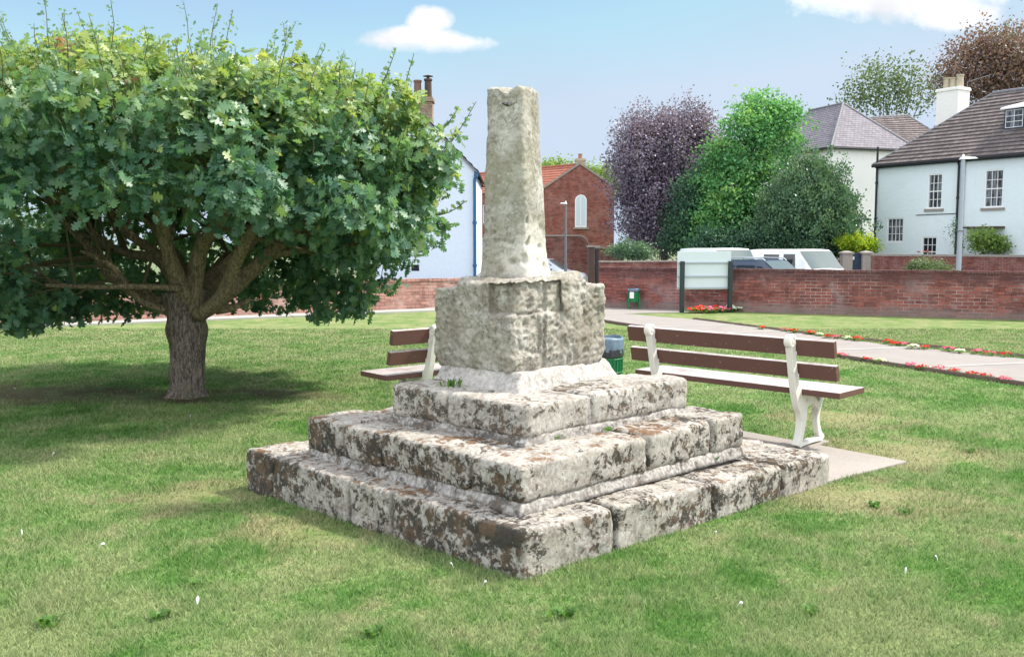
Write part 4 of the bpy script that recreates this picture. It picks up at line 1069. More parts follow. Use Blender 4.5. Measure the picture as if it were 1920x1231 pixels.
mb = MB(); roof_slope(mb, A, B, C, D, .28); roof_slope(mb, B, E_, C, C, .28); roof_slope(mb, E_, G_, D, C, .28); mb.build('roof', M['tile_dark'], th)
cb = MB(); ridge_tiles(cb, D, C, .09); ridge_tiles(cb, B, C, .09); cb.build('ridge_tiles', M['lead'], bpy.data.objects[th.children[-1].name], off=th.location)
pc = at(1786, 200, 49.4)
chimney(cot, (pc.x, pc.y), dH, 1.22, 1.0, HE, at(1786, 172, 49.4).z, M['white_warm'], [(-.36, .6, .18), (0, .55, .18), (.36, .66, .17)], M['buff'])
zt_ = at(1786, 172, 49.4).z; mb = MB().tube([(pc.x + .5, pc.y, zt_ - .4), (pc.x + .72, pc.y, zt_ - .3), (pc.x + .72, pc.y, zt_ + .5), (pc.x + 1.9, pc.y, zt_ + .85)], .022, 6)
mb.build('aerial', M['lead'], cot)

# --- garden wall, piers and gate in front of the cottage
GW0 = at(1632, 476, 41.5); GW1 = at(1920, 478, 37.2); gz = 1.02
GW0 = Vector((GW0.x, GW0.y, 0)); GW1 = Vector((GW1.x, GW1.y, 0)); dG = (GW1 - GW0).normalized(); nG = Vector((-dG.y, dG.x, 0)); GW1 += dG * 6
brick_wall('brick garden wall with stone coping in front of the white cottage', GW0, GW1, nG, STREET, gz, .25, M['brick_garden'], .085, .01, copmat=M['stone_grey'])
def pier(px, py, Y, w_, label, mat=None):
    P = at(px, py, Y); root = thing('gate_pier', label, 'gate pier', (P.x, P.y, STREET))
    MB().box((P.x - w_ / 2, P.y - w_ / 2, STREET), (w_, 0, 0), (0, w_, 0), (0, 0, P.z - STREET - .14)).build('shaft', mat or M['stone_grey'], root, bevel=.015)
    mb = MB().box((P.x - w_ / 2 - .05, P.y - w_ / 2 - .05, P.z - .14), (w_ + .1, 0, 0), (0, w_ + .1, 0), (0, 0, .07))
    q = w_ / 2 + .03; z = P.z - .07
    mb.hexa([(P.x - q, P.y - q, z), (P.x + q, P.y - q, z), (P.x + q, P.y + q, z), (P.x - q, P.y + q, z), (P.x - .06, P.y - .06, P.z), (P.x + .06, P.y - .06, P.z), (P.x + .06, P.y + .06, P.z), (P.x - .06, P.y + .06, P.z)])
    mb.build('cap', mat or M['stone_grey'], root)
    return P
Pa = pier(1587, 470, 41.7, .44, 'grey stone gate pier left of the navy gate'); Pb = pier(1624, 470, 41.7, .44, 'grey stone gate pier right of the navy gate')
gt = thing('garden_gate', 'navy wooden gate between two stone piers', 'gate', ((Pa.x + Pb.x) / 2, 41.7, STREET))
x0, x1 = Pa.x + .22, Pb.x - .22; mb = MB(); nb = 5
for i in range(nb): mb.box((x0 + (x1 - x0) * i / nb + .004, 41.67, STREET + .05), ((x1 - x0) / nb - .008, 0, 0), (0, .03, 0), (0, 0, 1.18 - STREET - .08))
mb.build('boards', M['navy_gate'], gt)
for z in (STREET + .3, .9): MB().box((x0, 41.7, z), (x1 - x0, 0, 0), (0, .04, 0), (0, 0, .1)).build('rail', M['navy_gate'], gt)
MB().box((x0 + .06, 41.65, .85), (.07, 0, 0), (0, .015, 0), (0, 0, .14)).build('notice', M['paper'], gt)
# low brick walls behind the parked vehicles
A = at(1126, 487, 38); B = at(1580, 487, 43); A.z = B.z = 0; n_ = Vector((-(B - A).normalized().y, (B - A).normalized().x, 0))
brick_wall('low brick wall with pale coping behind the parked vans', A, B, n_, STREET, at(1200, 488, 39.5).z - .06, .25, M['brick_garden'], .06, copmat=M['stone_grey'])
# tall wall with curved step next to the brick house
def tall_wall():
    A = at(985, 443, 52); B = at(1086, 443, 52); A.z = B.z = 0; d = Vector((1, 0, 0)); z1 = at(1050, 443, 52).z; z2 = at(1105, 466, 52).z; xc = at(1105, 460, 52).x; xe = at(1170, 460, 52).x
    root = thing('brick_wall', 'tall brick yard wall with a curved step below the brick house', 'wall', (A.x, 52, STREET))
    pts = [(A.x, z1), (B.x, z1)] + [(B.x + (xc - B.x) * math.sin(a), z1 - (z1 - z2) * (1 - math.cos(a))) for a in np.linspace(0, math.pi / 2, 8)] + [(xe, z2), (xe, STREET), (A.x, STREET)]
    MB().prism([(x, 52, z) for x, z in pts], (0, .3, 0)).build('brickwork', M['brick_garden'], root)
    top = pts[:-2]; mb = MB()
    for i in range(len(top) - 1):
        (xa, za), (xb, zb) = top[i], top[i + 1]; mb.hexa([(xa, 51.95, za), (xb, 51.95, zb), (xb, 52.35, zb), (xa, 52.35, za), (xa, 51.95, za + .09), (xb, 51.95, zb + .09), (xb, 52.35, zb + .09), (xa, 52.35, za + .09)])
    mb.build('coping', M['stone_grey'], root)
tall_wall()
P = at(1112, 463, 30.5); root = thing('gate_post', 'tall dark timber gateway post at the left end of the low wall', 'gate post', (P.x, P.y, STREET))
MB().box((P.x - .16, 30.4, STREET), (.2, 0, 0), (0, .25, 0), (0, 0, P.z - STREET)).build('post', M['dark_wood'], root, bevel=.01)
MB().box((P.x + .08, 30.45, STREET), (.1, 0, 0), (0, .2, 0), (0, 0, P.z - STREET - .05)).build('post', M['rubber'], root, bevel=.01)
MB().box((P.x - .2, 30.37, P.z), (.42, 0, 0), (0, .32, 0), (0, 0, .05)).build('cap', M['stone_grey'], root)

# --- red brick house with gable
gY = 60
GA = at(1022, 375, gY); GB = at(1152, 360, gY); ax0 = at(1087, 310, gY); gE = at(1150, 352, gY).z; gR = ax0.z
O = Vector((at(1022, 375, gY).x, gY, 0)); Wg = at(1152, 360, gY).x - O.x; dB = Vector((1, 0, 0)); nB = Vector((-.28, 1, 0)).normalized()
bh = thing('brick_house', 'red brick gabled house with orange pantiles and a blind arched window behind the stone shaft', 'house', (O.x, O.y, STREET))
holed_wall('wall', M['brick_house'], bh, O, dB, Wg, STREET, gE, [], gable=(.5, gR))
DL = 24
# roof ridge recedes to the left
back = Vector((-13.5, 16, 0))
mb = MB()
A = O + Vector((0, 0, gE)) ; Bp = O + back + Vector((0, 0, gE)); Rg = O + dB * Wg / 2 + Vector((0, 0, gR)); Rk = Rg + back
up3 = Vector((0, 0, .06)); ov = Vector((-.15, -.05, -.1))
roof_slope(mb, Bp + ov, A + ov, Rg + up3, Rk + up3, .3, .03)
A2 = O + dB * Wg + Vector((.15, -.05, gE - .1)); roof_slope(mb, A2, A2 + back, Rk + up3, Rg + up3, .3, .03)
rf = mb.build('roof', M['tile_red'], bh)
mb = MB(); ridge_tiles(mb, Rg + up3, Rk + up3, .1, .45); mb.build('ridge_tiles', M['tile_red'], rf, off=bh.location)
# flank wall (left) with windows
dF = (-back).normalized(); LF = back.length; OF = O + back
tf = lambda px, z: None
def along2(px, z=3.0):
    t = (px - 960) / F_PX; k = t * _c; c0 = t * (z - EYE) * _s; return (k * OF.y - c0 - OF.x) / (dF.x - k * dF.y)
hl = []
for (xa, xb, ya, yb) in ((888, 899, 384, 418), (905, 916, 384, 418), (888, 912, 446, 478)):
    x0, x1 = along2(xa), along2(xb); Yp = (OF + dF * (x0 + x1) / 2).y; hl.append((x0, x1, at(xa, yb, Yp).z, at(xa, ya, Yp).z))
holed_wall('wall', M['brick_house'], bh, OF, dF, LF, STREET, gE, hl)
for i, h in enumerate(hl): window(bh, OF, dF, *h, 2 if i < 2 else 3, 2, sill=M['stone_grey'], glass=M['glass_net'])
# arched blind window
x0 = at(1078, 400, gY).x; x1 = at(1100, 400, gY).x; za = at(1090, 426, gY).z; zs = at(1090, 376, gY).z; r_ = (x1 - x0) / 2; cx = (x0 + x1) / 2
arch = [(x0, za), (x1, za)] + [(cx + r_ * math.cos(a), zs + r_ * math.sin(a)) for a in np.linspace(0, math.pi, 12)]
wa = MB().prism([(x, gY - .03, z) for x, z in arch], (0, .06, 0)).build('arched_window', M['white_paint'], bh)
arch2 = [(cx + (x - cx) * .8, zs + (z - zs) * .86 - .0 if z > zs else za + .12 if z == za else z) for x, z in arch]
MB().prism([(x, gY - .045, z) for x, z in arch2], (0, .03, 0)).build('panel', simple('pale_blue_panel', (.55, .62, .68), .6, .05), wa, off=bh.location)
MB().box((cx - .03, gY - .06, za), (.05, 0, 0), (0, .03, 0), (0, 0, zs + r_ * .8 - za)).build('mullion', M['white_paint'], wa, off=bh.location)
MB().box((x0 - .12, gY - .12, za - .12), (x1 - x0 + .24, 0, 0), (0, .12, 0), (0, 0, .12)).build('sill', M['stone_grey'], wa, off=bh.location)
# verge boards
mb = MB()
for a, b in ((O + Vector((-.15, -.06, gE - .1)), Rg + Vector((0, -.06, .05))), (Rg + Vector((0, -.06, .05)), O + dB * Wg + Vector((.15, -.06, gE - .1)))):
    mb.hexa([a, b, b + Vector((0, .06, 0)), a + Vector((0, .06, 0)), a + Vector((0, 0, .14)), b + Vector((0, 0, .14)), b + Vector((0, .06, .14)), a + Vector((0, .06, .14))])
mb.build('verge', M['stone_grey'], bh)
chimney(bh, (Rg.x + .05, gY + .4), (1, 0, 0), .62, .6, gR - .6, at(1087, 297, gY).z - .15, M['buff'], [(0, .32, .13)], M['terracotta'])

# --- white gable house, left
wY = 33.0
X1 = at(889, 320, wY).x; eL = at(893, 318, wY).z; apx = at(790, 216, wY); W2 = (X1 - apx.x) * 2; O = Vector((X1 - W2, wY, 0)); dW = Vector((1, 0, 0))
wh = thing('white_house', 'pale blue-white gable end house with a blue corner downpipe behind the oak', 'house', (O.x, O.y, STREET))
hx0, hx1 = at(771, 500, wY).x - O.x, at(786, 500, wY).x - O.x; hz0, hz1 = at(780, 508, wY).z, at(780, 496, wY).z
holed_wall('wall', M['white_wall_left'], wh, O, dW, W2, STREET, eL, [(hx0, hx1, hz0, hz1)], gable=(.5, apx.z))
MB().box((O.x + hx0, wY + .05, hz0), (hx1 - hx0, 0, 0), (0, .02, 0), (0, 0, hz1 - hz0)).build('window', M['glass'], wh)
bk = Vector((1.2, 9, 0)); 
mb = MB().hexa([O + Vector((.02, .13, STREET)), O + Vector((W2 - .02, .13, STREET)), O + Vector((W2 - .02, .13, STREET)) + Vector((0, 9, 0)), O + Vector((.02, 9.13, STREET)),
         O + Vector((.02, .13, eL)), O + Vector((W2 - .02, .13, eL)), O + Vector((W2 - .02, 9.13, eL)), O + Vector((.02, 9.13, eL))])
mb.build('wall', M['white_wall_left'], wh)
Ra = Vector((apx.x, wY - .06, apx.z + .05)); Rb = Ra + Vector((0, 9.3, 0)); EA = Vector((X1 + .12, wY - .06, eL - .06)); EB = Vector((O.x - .12, wY - .06, eL - .06)); bv = Vector((0, 9.3, 0))
mb = MB(); roof_slope(mb, EA, EA + bv, Rb, Ra); roof_slope(mb, EB + bv, EB, Ra, Rb); mb.poly([Rb, EA + bv, EB + bv]); mb.build('roof', M['tile_dark'], wh)
MB().hexa([EA + Vector((0, -.03, -.1)), Ra + Vector((0, -.03, -.1)), Ra + Vector((0, .05, -.1)), EA + Vector((0, .05, -.1)), EA + Vector((0, -.03, -.01)), Ra + Vector((0, -.03, -.01)), Ra + Vector((0, .05, -.01)), EA + Vector((0, .05, -.01))]).build('verge', M['lead'], wh)
pipe(wh, [(X1 + .12, wY - .1, eL - .08), (X1 + .02, wY - .1, eL - .35), (X1 + .02, wY - .1, STREET)], .055, M['blue_pipe'])
zc = at(790, 182, wY).z
chimney(wh, (apx.x, wY + .5), (1, 0, 0), .72, .6, apx.z - .5, zc - .12, brick_mat('buff_chimney_brick', (.36, .27, .20), (.27, .19, .145), (.40, .35, .30), .4), [(-.17, .62, .13)], simple('brown_chimney_pot', (.17, .10, .08), .8, .3))
mb = MB().lathe((apx.x + .2, wY + .5, zc), [(.14, 0), (.13, .1), (.12, .62), (.15, .64), (.15, .7), (.05, .7), (.05, .78), (.19, .79), (.02, .84)], 14); mb.build('flue', M['dark_wood'], bpy.data.objects[wh.children[-1].name], off=wh.location)

# ================================================================ LAMP POSTS
def lamp(label, px, ptop, Y, r, arm, mat=None):
    T_ = at(px, ptop, Y); root = thing('street_lamp', label, 'street lamp', (T_.x, T_.y, STREET)); h = T_.z - STREET
    MB().tube([(0, 0, 0), (0, 0, 1.2), (0, 0, 1.21), (0, 0, h)], [r * 1.35, r * 1.3, r, r * .8], 12).build('post', mat or M['galv'], root, local=True, smooth=False)
    mb = MB().tube([(0, 0, 1.15), (0, 0, 1.25)], r * 1.5, 12); mb.tube([(0, 0, h * .55), (0, 0, h * .55 + .04)], r * 1.15, 12); mb.build('collar', M['lead'], root, local=True)
    s = arm
    mb = MB().hexa([(-s * .18, -.1, h - .02), (s * .82, -.08, h + .01), (s * .82, .08, h + .01), (-s * .18, .1, h - .02), (-s * .1, -.07, h + .07), (s * .7, -.05, h + .05), (s * .7, .05, h + .05), (-s * .1, .07, h + .07)]) if s > 0 else \
         MB().hexa([(s * .82, -.08, h + .01), (-s * .18, -.1, h - .02), (-s * .18, .1, h - .02), (s * .82, .08, h + .01), (s * .7, -.05, h + .05), (-s * .1, -.07, h + .07), (-s * .1, .07, h + .07), (s * .7, .05, h + .05)])
    hd = mb.build('lamp_head', M['paper'], root, local=True, bevel=.01)
    MB().lathe((0, 0, h + .07), [(.035, 0), (.035, .05), (.01, .07)], 8).build('photocell', M['paper'], hd, local=True)
lamp('grey street lamp in front of the white cottage', 1806, 298, 28, .075, .5)
lamp('distant grey street lamp in front of the brick gable', 1061, 382, 46, .06, -.35, M['lead'])

# ================================================================ VEHICLES
def vehicle(name, label, cat, px, Y, heading, st, mat, sideglass, screen, roofz=None, rails=False, group=None, zoff=0):
    """st: stations (x, zb, zbelt, zroof, wbelt, wroof), x forward. heading angle of the nose."""
    P = at(px, 480, Y); root = thing(name, label, cat, (P.x, P.y, STREET + .002), heading, group)
    def interp(x):
        for a, b in zip(st, st[1:]):
            if a[0] <= x <= b[0] or a[0] >= x >= b[0]:
                t = (x - a[0]) / (b[0] - a[0]); return [a[i] + (b[i] - a[i]) * t for i in range(6)]
        return list(st[-1])
    def sec(s_):
        x, zb, zl, zr, wb, wr = s_
        h = [(wb * .90, zb), (wb * .99, zb + (zl - zb) * .3), (wb, zb + (zl - zb) * .75), (wb * .97, zl), (wr, zr - (zr - zl) * .12 - .02), (wr * .9, zr - .012), (wr * .5, zr + .012), (0, zr + .02)]
        return [Vector((x, y, z)) for y, z in h] + [Vector((x, -y, z)) for y, z in h[-2::-1]]
    V = []; Q = []; xs = []
    for a, b in zip(st, st[1:]):
        for t in np.linspace(0, 1, 5)[:-1]: xs.append([a[i] + (b[i] - a[i]) * t for i in range(6)])
    xs.append(list(st[-1])); n = 15
    for s_ in xs: V += [tuple(v) for v in sec(s_)]
    for i in range(len(xs) - 1):
        for k in range(n - 1): a = i * n + k; Q.append((a, a + 1, a + n + 1, a + n))
        Q.append((i * n + n - 1, i * n, (i + 1) * n, (i + 1) * n + n - 1))
    mb = MB(); mb.v = [Vector(v) for v in V]; mb.f = [tuple(q) for q in Q] + [tuple(range(n)), tuple(reversed(range((len(xs) - 1) * n, len(xs) * n)))]
    body = mb.build('body', mat, root, local=True, smooth=True)
    md = body.modifiers.new('w', 'EDGE_SPLIT'); md.split_angle = R(38)
    def side(x, t, sg, o=.006):
        s_ = interp(x); wb, zl, wr, zr = s_[4] * .97, s_[2], s_[5], s_[3] - (s_[3] - s_[2]) * .12 - .02
        return Vector((x, sg * (wb + (wr - wb) * t + o), zl + (zr - zl) * t))
    for (x0, x1, t0, t1, skew) in sideglass:
        for sg in (1, -1):
            m_ = MB(); N = 4
            for i in range(N):
                a0, a1 = x0 + (x1 - x0) * i / N, x0 + (x1 - x0) * (i + 1) / N
                b0, b1 = [min(a, x1) - skew * (1 if i + q == N else 0) for q, a in ((0, a0), (1, a1))]
                m_.poly([side(a0, t0, sg), side(a1, t0, sg), side(b1, t1, sg), side(b0, t1, sg)])
            m_.build('side_window', M['car_glass'], root, local=True, smooth=True)
    def top(x, s, o=.008):
        s_ = interp(x); return Vector((x, s_[5] * .93 * s, s_[3] + .02 - .02 * s * s + o))
    for nm, xa, xb, gm in screen:
        m_ = MB(); N = 6
        for i in range(N):
            for j in range(-4, 4): m_.poly([top(xa + (xb - xa) * i / N, j / 4), top(xa + (xb - xa) * i / N, (j + 1) / 4), top(xa + (xb - xa) * (i + 1) / N, (j + 1) / 4), top(xa + (xb - xa) * (i + 1) / N, j / 4)])
        m_.build(nm, gm, root, local=True, smooth=True)
    L0, L1 = st[0][0], st[-1][0]; lo, hi = min(L0, L1), max(L0, L1); wbm = max(s_[4] for s_ in st)
    for x in (lo + (hi - lo) * .2, lo + (hi - lo) * .81):
        for sg in (1, -1):
            wy = sg * (wbm - .13); b = MB()
            pr = [(.0, -.1), (.30, -.1), (.325, -.07), (.325, .07), (.30, .1), (0, .1)]
            for r_, q in pr:
                for k in range(20): a = 2 * math.pi * k / 20; b.v.append(Vector((x + r_ * math.cos(a), wy + sg * q + sg * .04, .325 + r_ * math.sin(a))))
            for i in range(5):
                for k in range(20): a = i * 20 + k; d = i * 20 + (k + 1) % 20; b.f.append((a, d, d + 20, a + 20))
            wo = b.build('wheel', M['tyre'], root, local=True)
            b = MB(); b.tube([(x, wy + sg * .12, .325), (x, wy + sg * .155, .325)], [.2, .17], 18); b.build('rim', M['chrome'], wo, local=True)
    for sg in (1, -1):
        s_ = st[-1]; MB().box((s_[0] - .10, sg * s_[4] * .68 - .12, s_[2] - .22), (.13, 0, 0), (0, .24, 0), (0, 0, .14)).build('headlight', M['lamp_clear'], root, local=True, bevel=.02)
        s_ = st[0]; MB().box((s_[0] - .02, sg * s_[4] * .80 - .08, s_[2] - .2), (.08, 0, 0), (0, .15, 0), (0, 0, .3)).build('tail_light', M['lamp_red'], root, local=True, bevel=.01)
        xm = sideglass[-1][1] - .15; p_ = side(xm, .05, sg); MB().bx((p_.x, p_.y + sg * .1, p_.z + .04), (.09, .2, .15)).build('wing_mirror', mat, root, local=True, bevel=.03)
        if rails:
            a, b = roofz; z = interp((a + b) / 2)[3]; w_ = interp((a + b) / 2)[5] * .9
            MB().tube([(a, sg * w_, z - .01), (a + .12, sg * w_, z + .07), ((a + b) / 2, sg * w_, z + .085), (b - .12, sg * w_, z + .07), (b, sg * w_, z - .01)], .02, 8).build('roof_rail', M['chrome'], root, local=True)
    return root
van = [(-2.35, .35, 1.1, 1.86, .90, .80), (-2.25, .25, 1.15, 2.0, .95, .84), (1.0, .25, 1.15, 2.02, .95, .84), (1.12, .25, 1.15, 1.98, .95, .82), (1.95, .28, 1.12, 1.22, .94, .80), (2.35, .3, .95, 1.02, .88, .72), (2.45, .35, .75, .85, .78, .60)]
hd = R(-70)
vehicle('van', 'white van with a large sloping windscreen parked behind the far wall', 'van', 1495, 38.6, hd, van, M['car_white'], [(-1.1, -.05, .15, .9, 0), (.25, 1.1, .1, .92, .12)], [('windscreen', 1.16, 1.9, M['screen_glass'])])
vehicle('van', 'white high sided van half hidden behind the pale notice board', 'van', 1350, 39.2, R(-76), [(a, b, c, d * 1.02, e, f) for a, b, c, d, e, f in van], M['car_white'], [(.3, 1.0, .1, .86, .0)], [('windscreen', 1.16, 1.9, M['screen_glass'])])
mpv = [(-2.1, .35, .95, 1.0, .80, .66), (-1.98, .25, 1.02, 1.45, .88, .70), (-1.7, .22, 1.02, 1.66, .9, .68), (.3, .22, 1.0, 1.68, .9, .68), (1.15, .22, .98, 1.05, .9, .70), (1.95, .25, .82, .88, .84, .62), (2.1, .3, .6, .68, .72, .5)]
vehicle('estate_car', 'dark blue car with silver roof rails in front of the white van', 'car', 1440, 33.2, R(-52), mpv, M['car_blue'], [(-1.75, -.9, .1, .85, 0), (-.8, .0, .1, .85, 0), (.08, .55, .08, .8, .0)], [('windscreen', .36, 1.1, M['screen_glass']), ('rear_window', -2.05, -1.75, M['car_glass'])], (-1.6, .35), True)
hatch = [(-1.85, .3, .85, .92, .78, .6), (-1.75, .22, .9, 1.3, .84, .62), (-1.2, .2, .9, 1.46, .85, .62), (.1, .2, .88, 1.47, .85, .62), (.95, .2, .86, .92, .85, .66), (1.7, .22, .74, .78, .8, .55), (1.9, .28, .5, .6, .68, .45)]
vehicle('hatchback', 'silver hatchback roof just showing right of the stone shaft', 'car', 1030, 48, R(-20), hatch, M['car_silver'], [(-1.5, -.7, .1, .85, 0), (-.6, .4, .1, .85, .0)], [('windscreen', .16, .9, M['screen_glass']), ('rear_window', -1.72, -1.25, M['car_glass'])])
vehicle('hatchback', 'pale hatchback showing between the blue downpipe and the stone shaft', 'car', 925, 30.0, R(172), hatch, M['car_white'], [(-1.5, -.7, .1, .85, 0), (-.6, .4, .1, .85, .0)], [('windscreen', .16, .9, M['screen_glass']), ('rear_window', -1.72, -1.25, M['car_glass'])])

# ================================================================ FOLIAGE
def rand_rot(n, up_bias, normals=None, r=rng):
    """per leaf orthonormal frames: X width, Y along leaf, Z normal"""
    d = r.normal(size=(n, 3)); 
    if normals is not None: d = d * (1 - up_bias) + normals * up_bias * 1.6
    z = d / np.linalg.norm(d, axis=1, keepdims=True)
    t = r.normal(size=(n, 3)); y = t - z * (t * z).sum(1, keepdims=True); y /= np.linalg.norm(y, axis=1, keepdims=True)
    return np.cross(y, z), y, z
def place(template, tris, C, X, Y, Z, S):
    """template (k,3) -> all leaves"""
    k = len(template); V = C[:, None, :] + S[:, None, None] * (template[None, :, 0:1] * X[:, None, :] + template[None, :, 1:2] * Y[:, None, :] + template[None, :, 2:3] * Z[:, None, :])
    T = tris[None] + (np.arange(len(C)) * k)[:, None, None]
    return V.reshape(-1, 3), T.reshape(-1, tris.shape[1]), k
SIMPLE = np.array([(0, 0, 0), (.32, .45, .06), (0, 1, -.05), (-.32, .45, .06)]), np.array([(0, 1, 2), (0, 2, 3)])
# lobed oak leaf
_o = [(.02, .0), (.07, .12), (.18, .19), (.16, .26), (.07, .31), (.29, .42), (.28, .51), (.10, .55), (.33, .69), (.29, .79), (.11, .79), (.17, .93), (.07, 1.0)]
def oak():
    P = [(0, 0, 0), (0, .3, -.02), (0, .55, -.03), (0, .78, -.05), (0, 1.0, -.1)]; n0 = 5
    Rt = [(x * 1.15, y, .10 * x - .09 * y * y) for x, y in _o]; Lf = [(-x, y, z) for x, y, z in Rt]
    P += Rt + Lf; T = []
    ax = lambda y: 0 if y < .14 else 1 if y < .42 else 2 if y < .66 else 3 if y < .9 else 4
    for base, flip in ((n0, False), (n0 + len(_o), True)):
        for i in range(len(_o) - 1):
            a0, a1 = ax(_o[i][1]), ax(_o[i + 1][1]); t = (a0, base + i, base + i + 1); T.append(t if not flip else t[::-1])
            if a1 != a0: t = (a0, base + i + 1, a1); T.append(t if not flip else t[::-1])
        t = (3, base + len(_o) - 1, 4); T.append(t if not flip else t[::-1])
    return np.array(P, float), np.array(T)
OAK = oak()
# ---------- the oak
TY = 9.46; TX = -3.33
oak_t = thing('oak_tree', 'spreading oak with a short thick trunk and broad leafy crown on the left lawn', 'tree', (TX, TY, 0))
def limb_pts(lst, n=5):
    pts = []
    for px, py, dy, rpx in lst:
        P = at(px, py, TY + dy); pts.append((P.x, P.y, P.z, rpx * .85 * P.y / F_PX))
    q = spline(pts, n); return [Vector(a[:3]) for a in q], [a[3] for a in q]
def rough_tube(mb, P, Rr, n, amp):
    b = len(mb.v); mb.tube(P, Rr, n)
    for i in range(b, len(mb.v)):
        ring = (i - b) // n
        if ring < len(P):
            c = P[ring]; d = mb.v[i] - c
            mb.v[i] = c + d * (1 + amp * mn.fractal(mb.v[i] * Vector((1, 1, 1)) * 7, 1, 2, 3))
mb = MB(); Pt, Rt_ = [], []
for k in range(30):
    t = k / 29; z = -.05 + t * 1.12; r_ = .168 + .045 * max(0, 1 - z / .13) ** 2 + .03 * math.exp(-((z - .68) / .1) ** 2) + (.05 * max(0, (z - .8) / .25))
    Pt.append(Vector((TX + .02 * math.sin(z * 3), TY, z))); Rt_.append(r_)
b = len(mb.v); mb.tube(Pt, Rt_, 44)
for i in range(len(mb.v)):
    ring = i // 44
    if ring < 30:
        c = Pt[ring]; d = mb.v[i] - c; a = math.atan2(d.y, d.x); z = c.z
        q = Vector((math.cos(a) * 3, math.sin(a) * 3, z * 1.1))
        mb.v[i] = c + d * (1 + .10 * mn.fractal(q * 1.3, 1, 2, 3) + .05 * mn.noise(Vector((math.cos(a) * 9, math.sin(a) * 9, z * 2.2))) + .10 * max(0, 1 - z / .12) * math.sin(a * 5 + 1) * .8)
mb.build('trunk', M['bark'], oak_t, smooth=True)
LIMBS = [
    [(378, 590, 0, 24), (345, 545, -.15, 20), (318, 480, -.35, 16), (300, 400, -.5, 13), (285, 340, -.6, 9), (260, 260, -.7, 6)],
    [(362, 585, -.05, 24), (366, 520, -.1, 19), (380, 460, -.15, 17), (415, 410, -.2, 14), (440, 350, -.3, 10), (470, 270, -.3, 6)],
    [(372, 590, -.12, 18), (412, 560, -.35, 16), (440, 500, -.6, 14), (462, 450, -.8, 12), (495, 410, -1.0, 9), (540, 340, -1.2, 6)],
    [(365, 590, .1, 24), (430, 545, .1, 19), (490, 490, .15, 17), (540, 445, .2, 14), (610, 400, .3, 10), (700, 350, .4, 6)],
    [(500, 482, .15, 9), (560, 470, .2, 8), (640, 463, .2, 6.5), (700, 455, .15, 5), (790, 430, .1, 3.5)],
    [(350, 590, .1, 22), (280, 560, .2, 16), (215, 520, .3, 14), (165, 460, .4, 11), (110, 400, .5, 8), (50, 320, .6, 5)],
    [(340, 540, -.3, 8), (260, 537, -.5, 6.5), (180, 538, -.7, 5.5), (120, 536, -.85, 5), (84, 535, -.95, 4.5)],
    [(340, 595, .05, 12), (300, 578, -.1, 9), (260, 560, -.2, 8), (210, 500, -.3, 6), (150, 470, -.4, 4)],
    [(345, 560, .3, 16), (300, 490, .6, 12), (240, 475, .8, 10), (190, 450, 1.0, 8), (120, 380, 1.2, 5)],
    [(345, 545, .3, 14), (300, 480, .5, 11), (250, 445, .5, 9), (215, 405, .45, 8), (180, 330, .4, 5)],
    [(372, 575, .3, 22), (410, 520, .6, 18), (470, 450, 1.0, 15), (520, 370, 1.4, 10), (580, 300, 1.8, 6)],
    [(355, 570, .4, 18), (340, 500, .9, 14), (300, 440, 1.4, 10), (250, 380, 1.9, 7)],
    [(365, 570, .4, 16), (400, 510, .9, 13), (440, 470, 1.5, 9), (500, 430, 2.1, 6)],
    [(380, 450, -.12, 8), (350, 410, -.1, 7), (345, 350, .1, 5), (330, 280, .2, 4)],
    [(318, 500, .5, 8), (290, 430, .4, 6), (240, 395, .3, 5), (200, 360, .3, 4)],
    [(460, 458, -.8, 6), (452, 425, -.85, 5), (448, 412, -.85, 4)],
    [(405, 580, 0, 12), (440, 575, .1, 8), (470, 560, .2, 5)],
]
ends = []
for L_ in LIMBS:
    P, Rr = limb_pts(L_); m_ = MB(); rough_tube(m_, P, Rr, 12, .12); m_.build('limb', M['limb'], oak_t, smooth=True); ends.append((P, Rr))
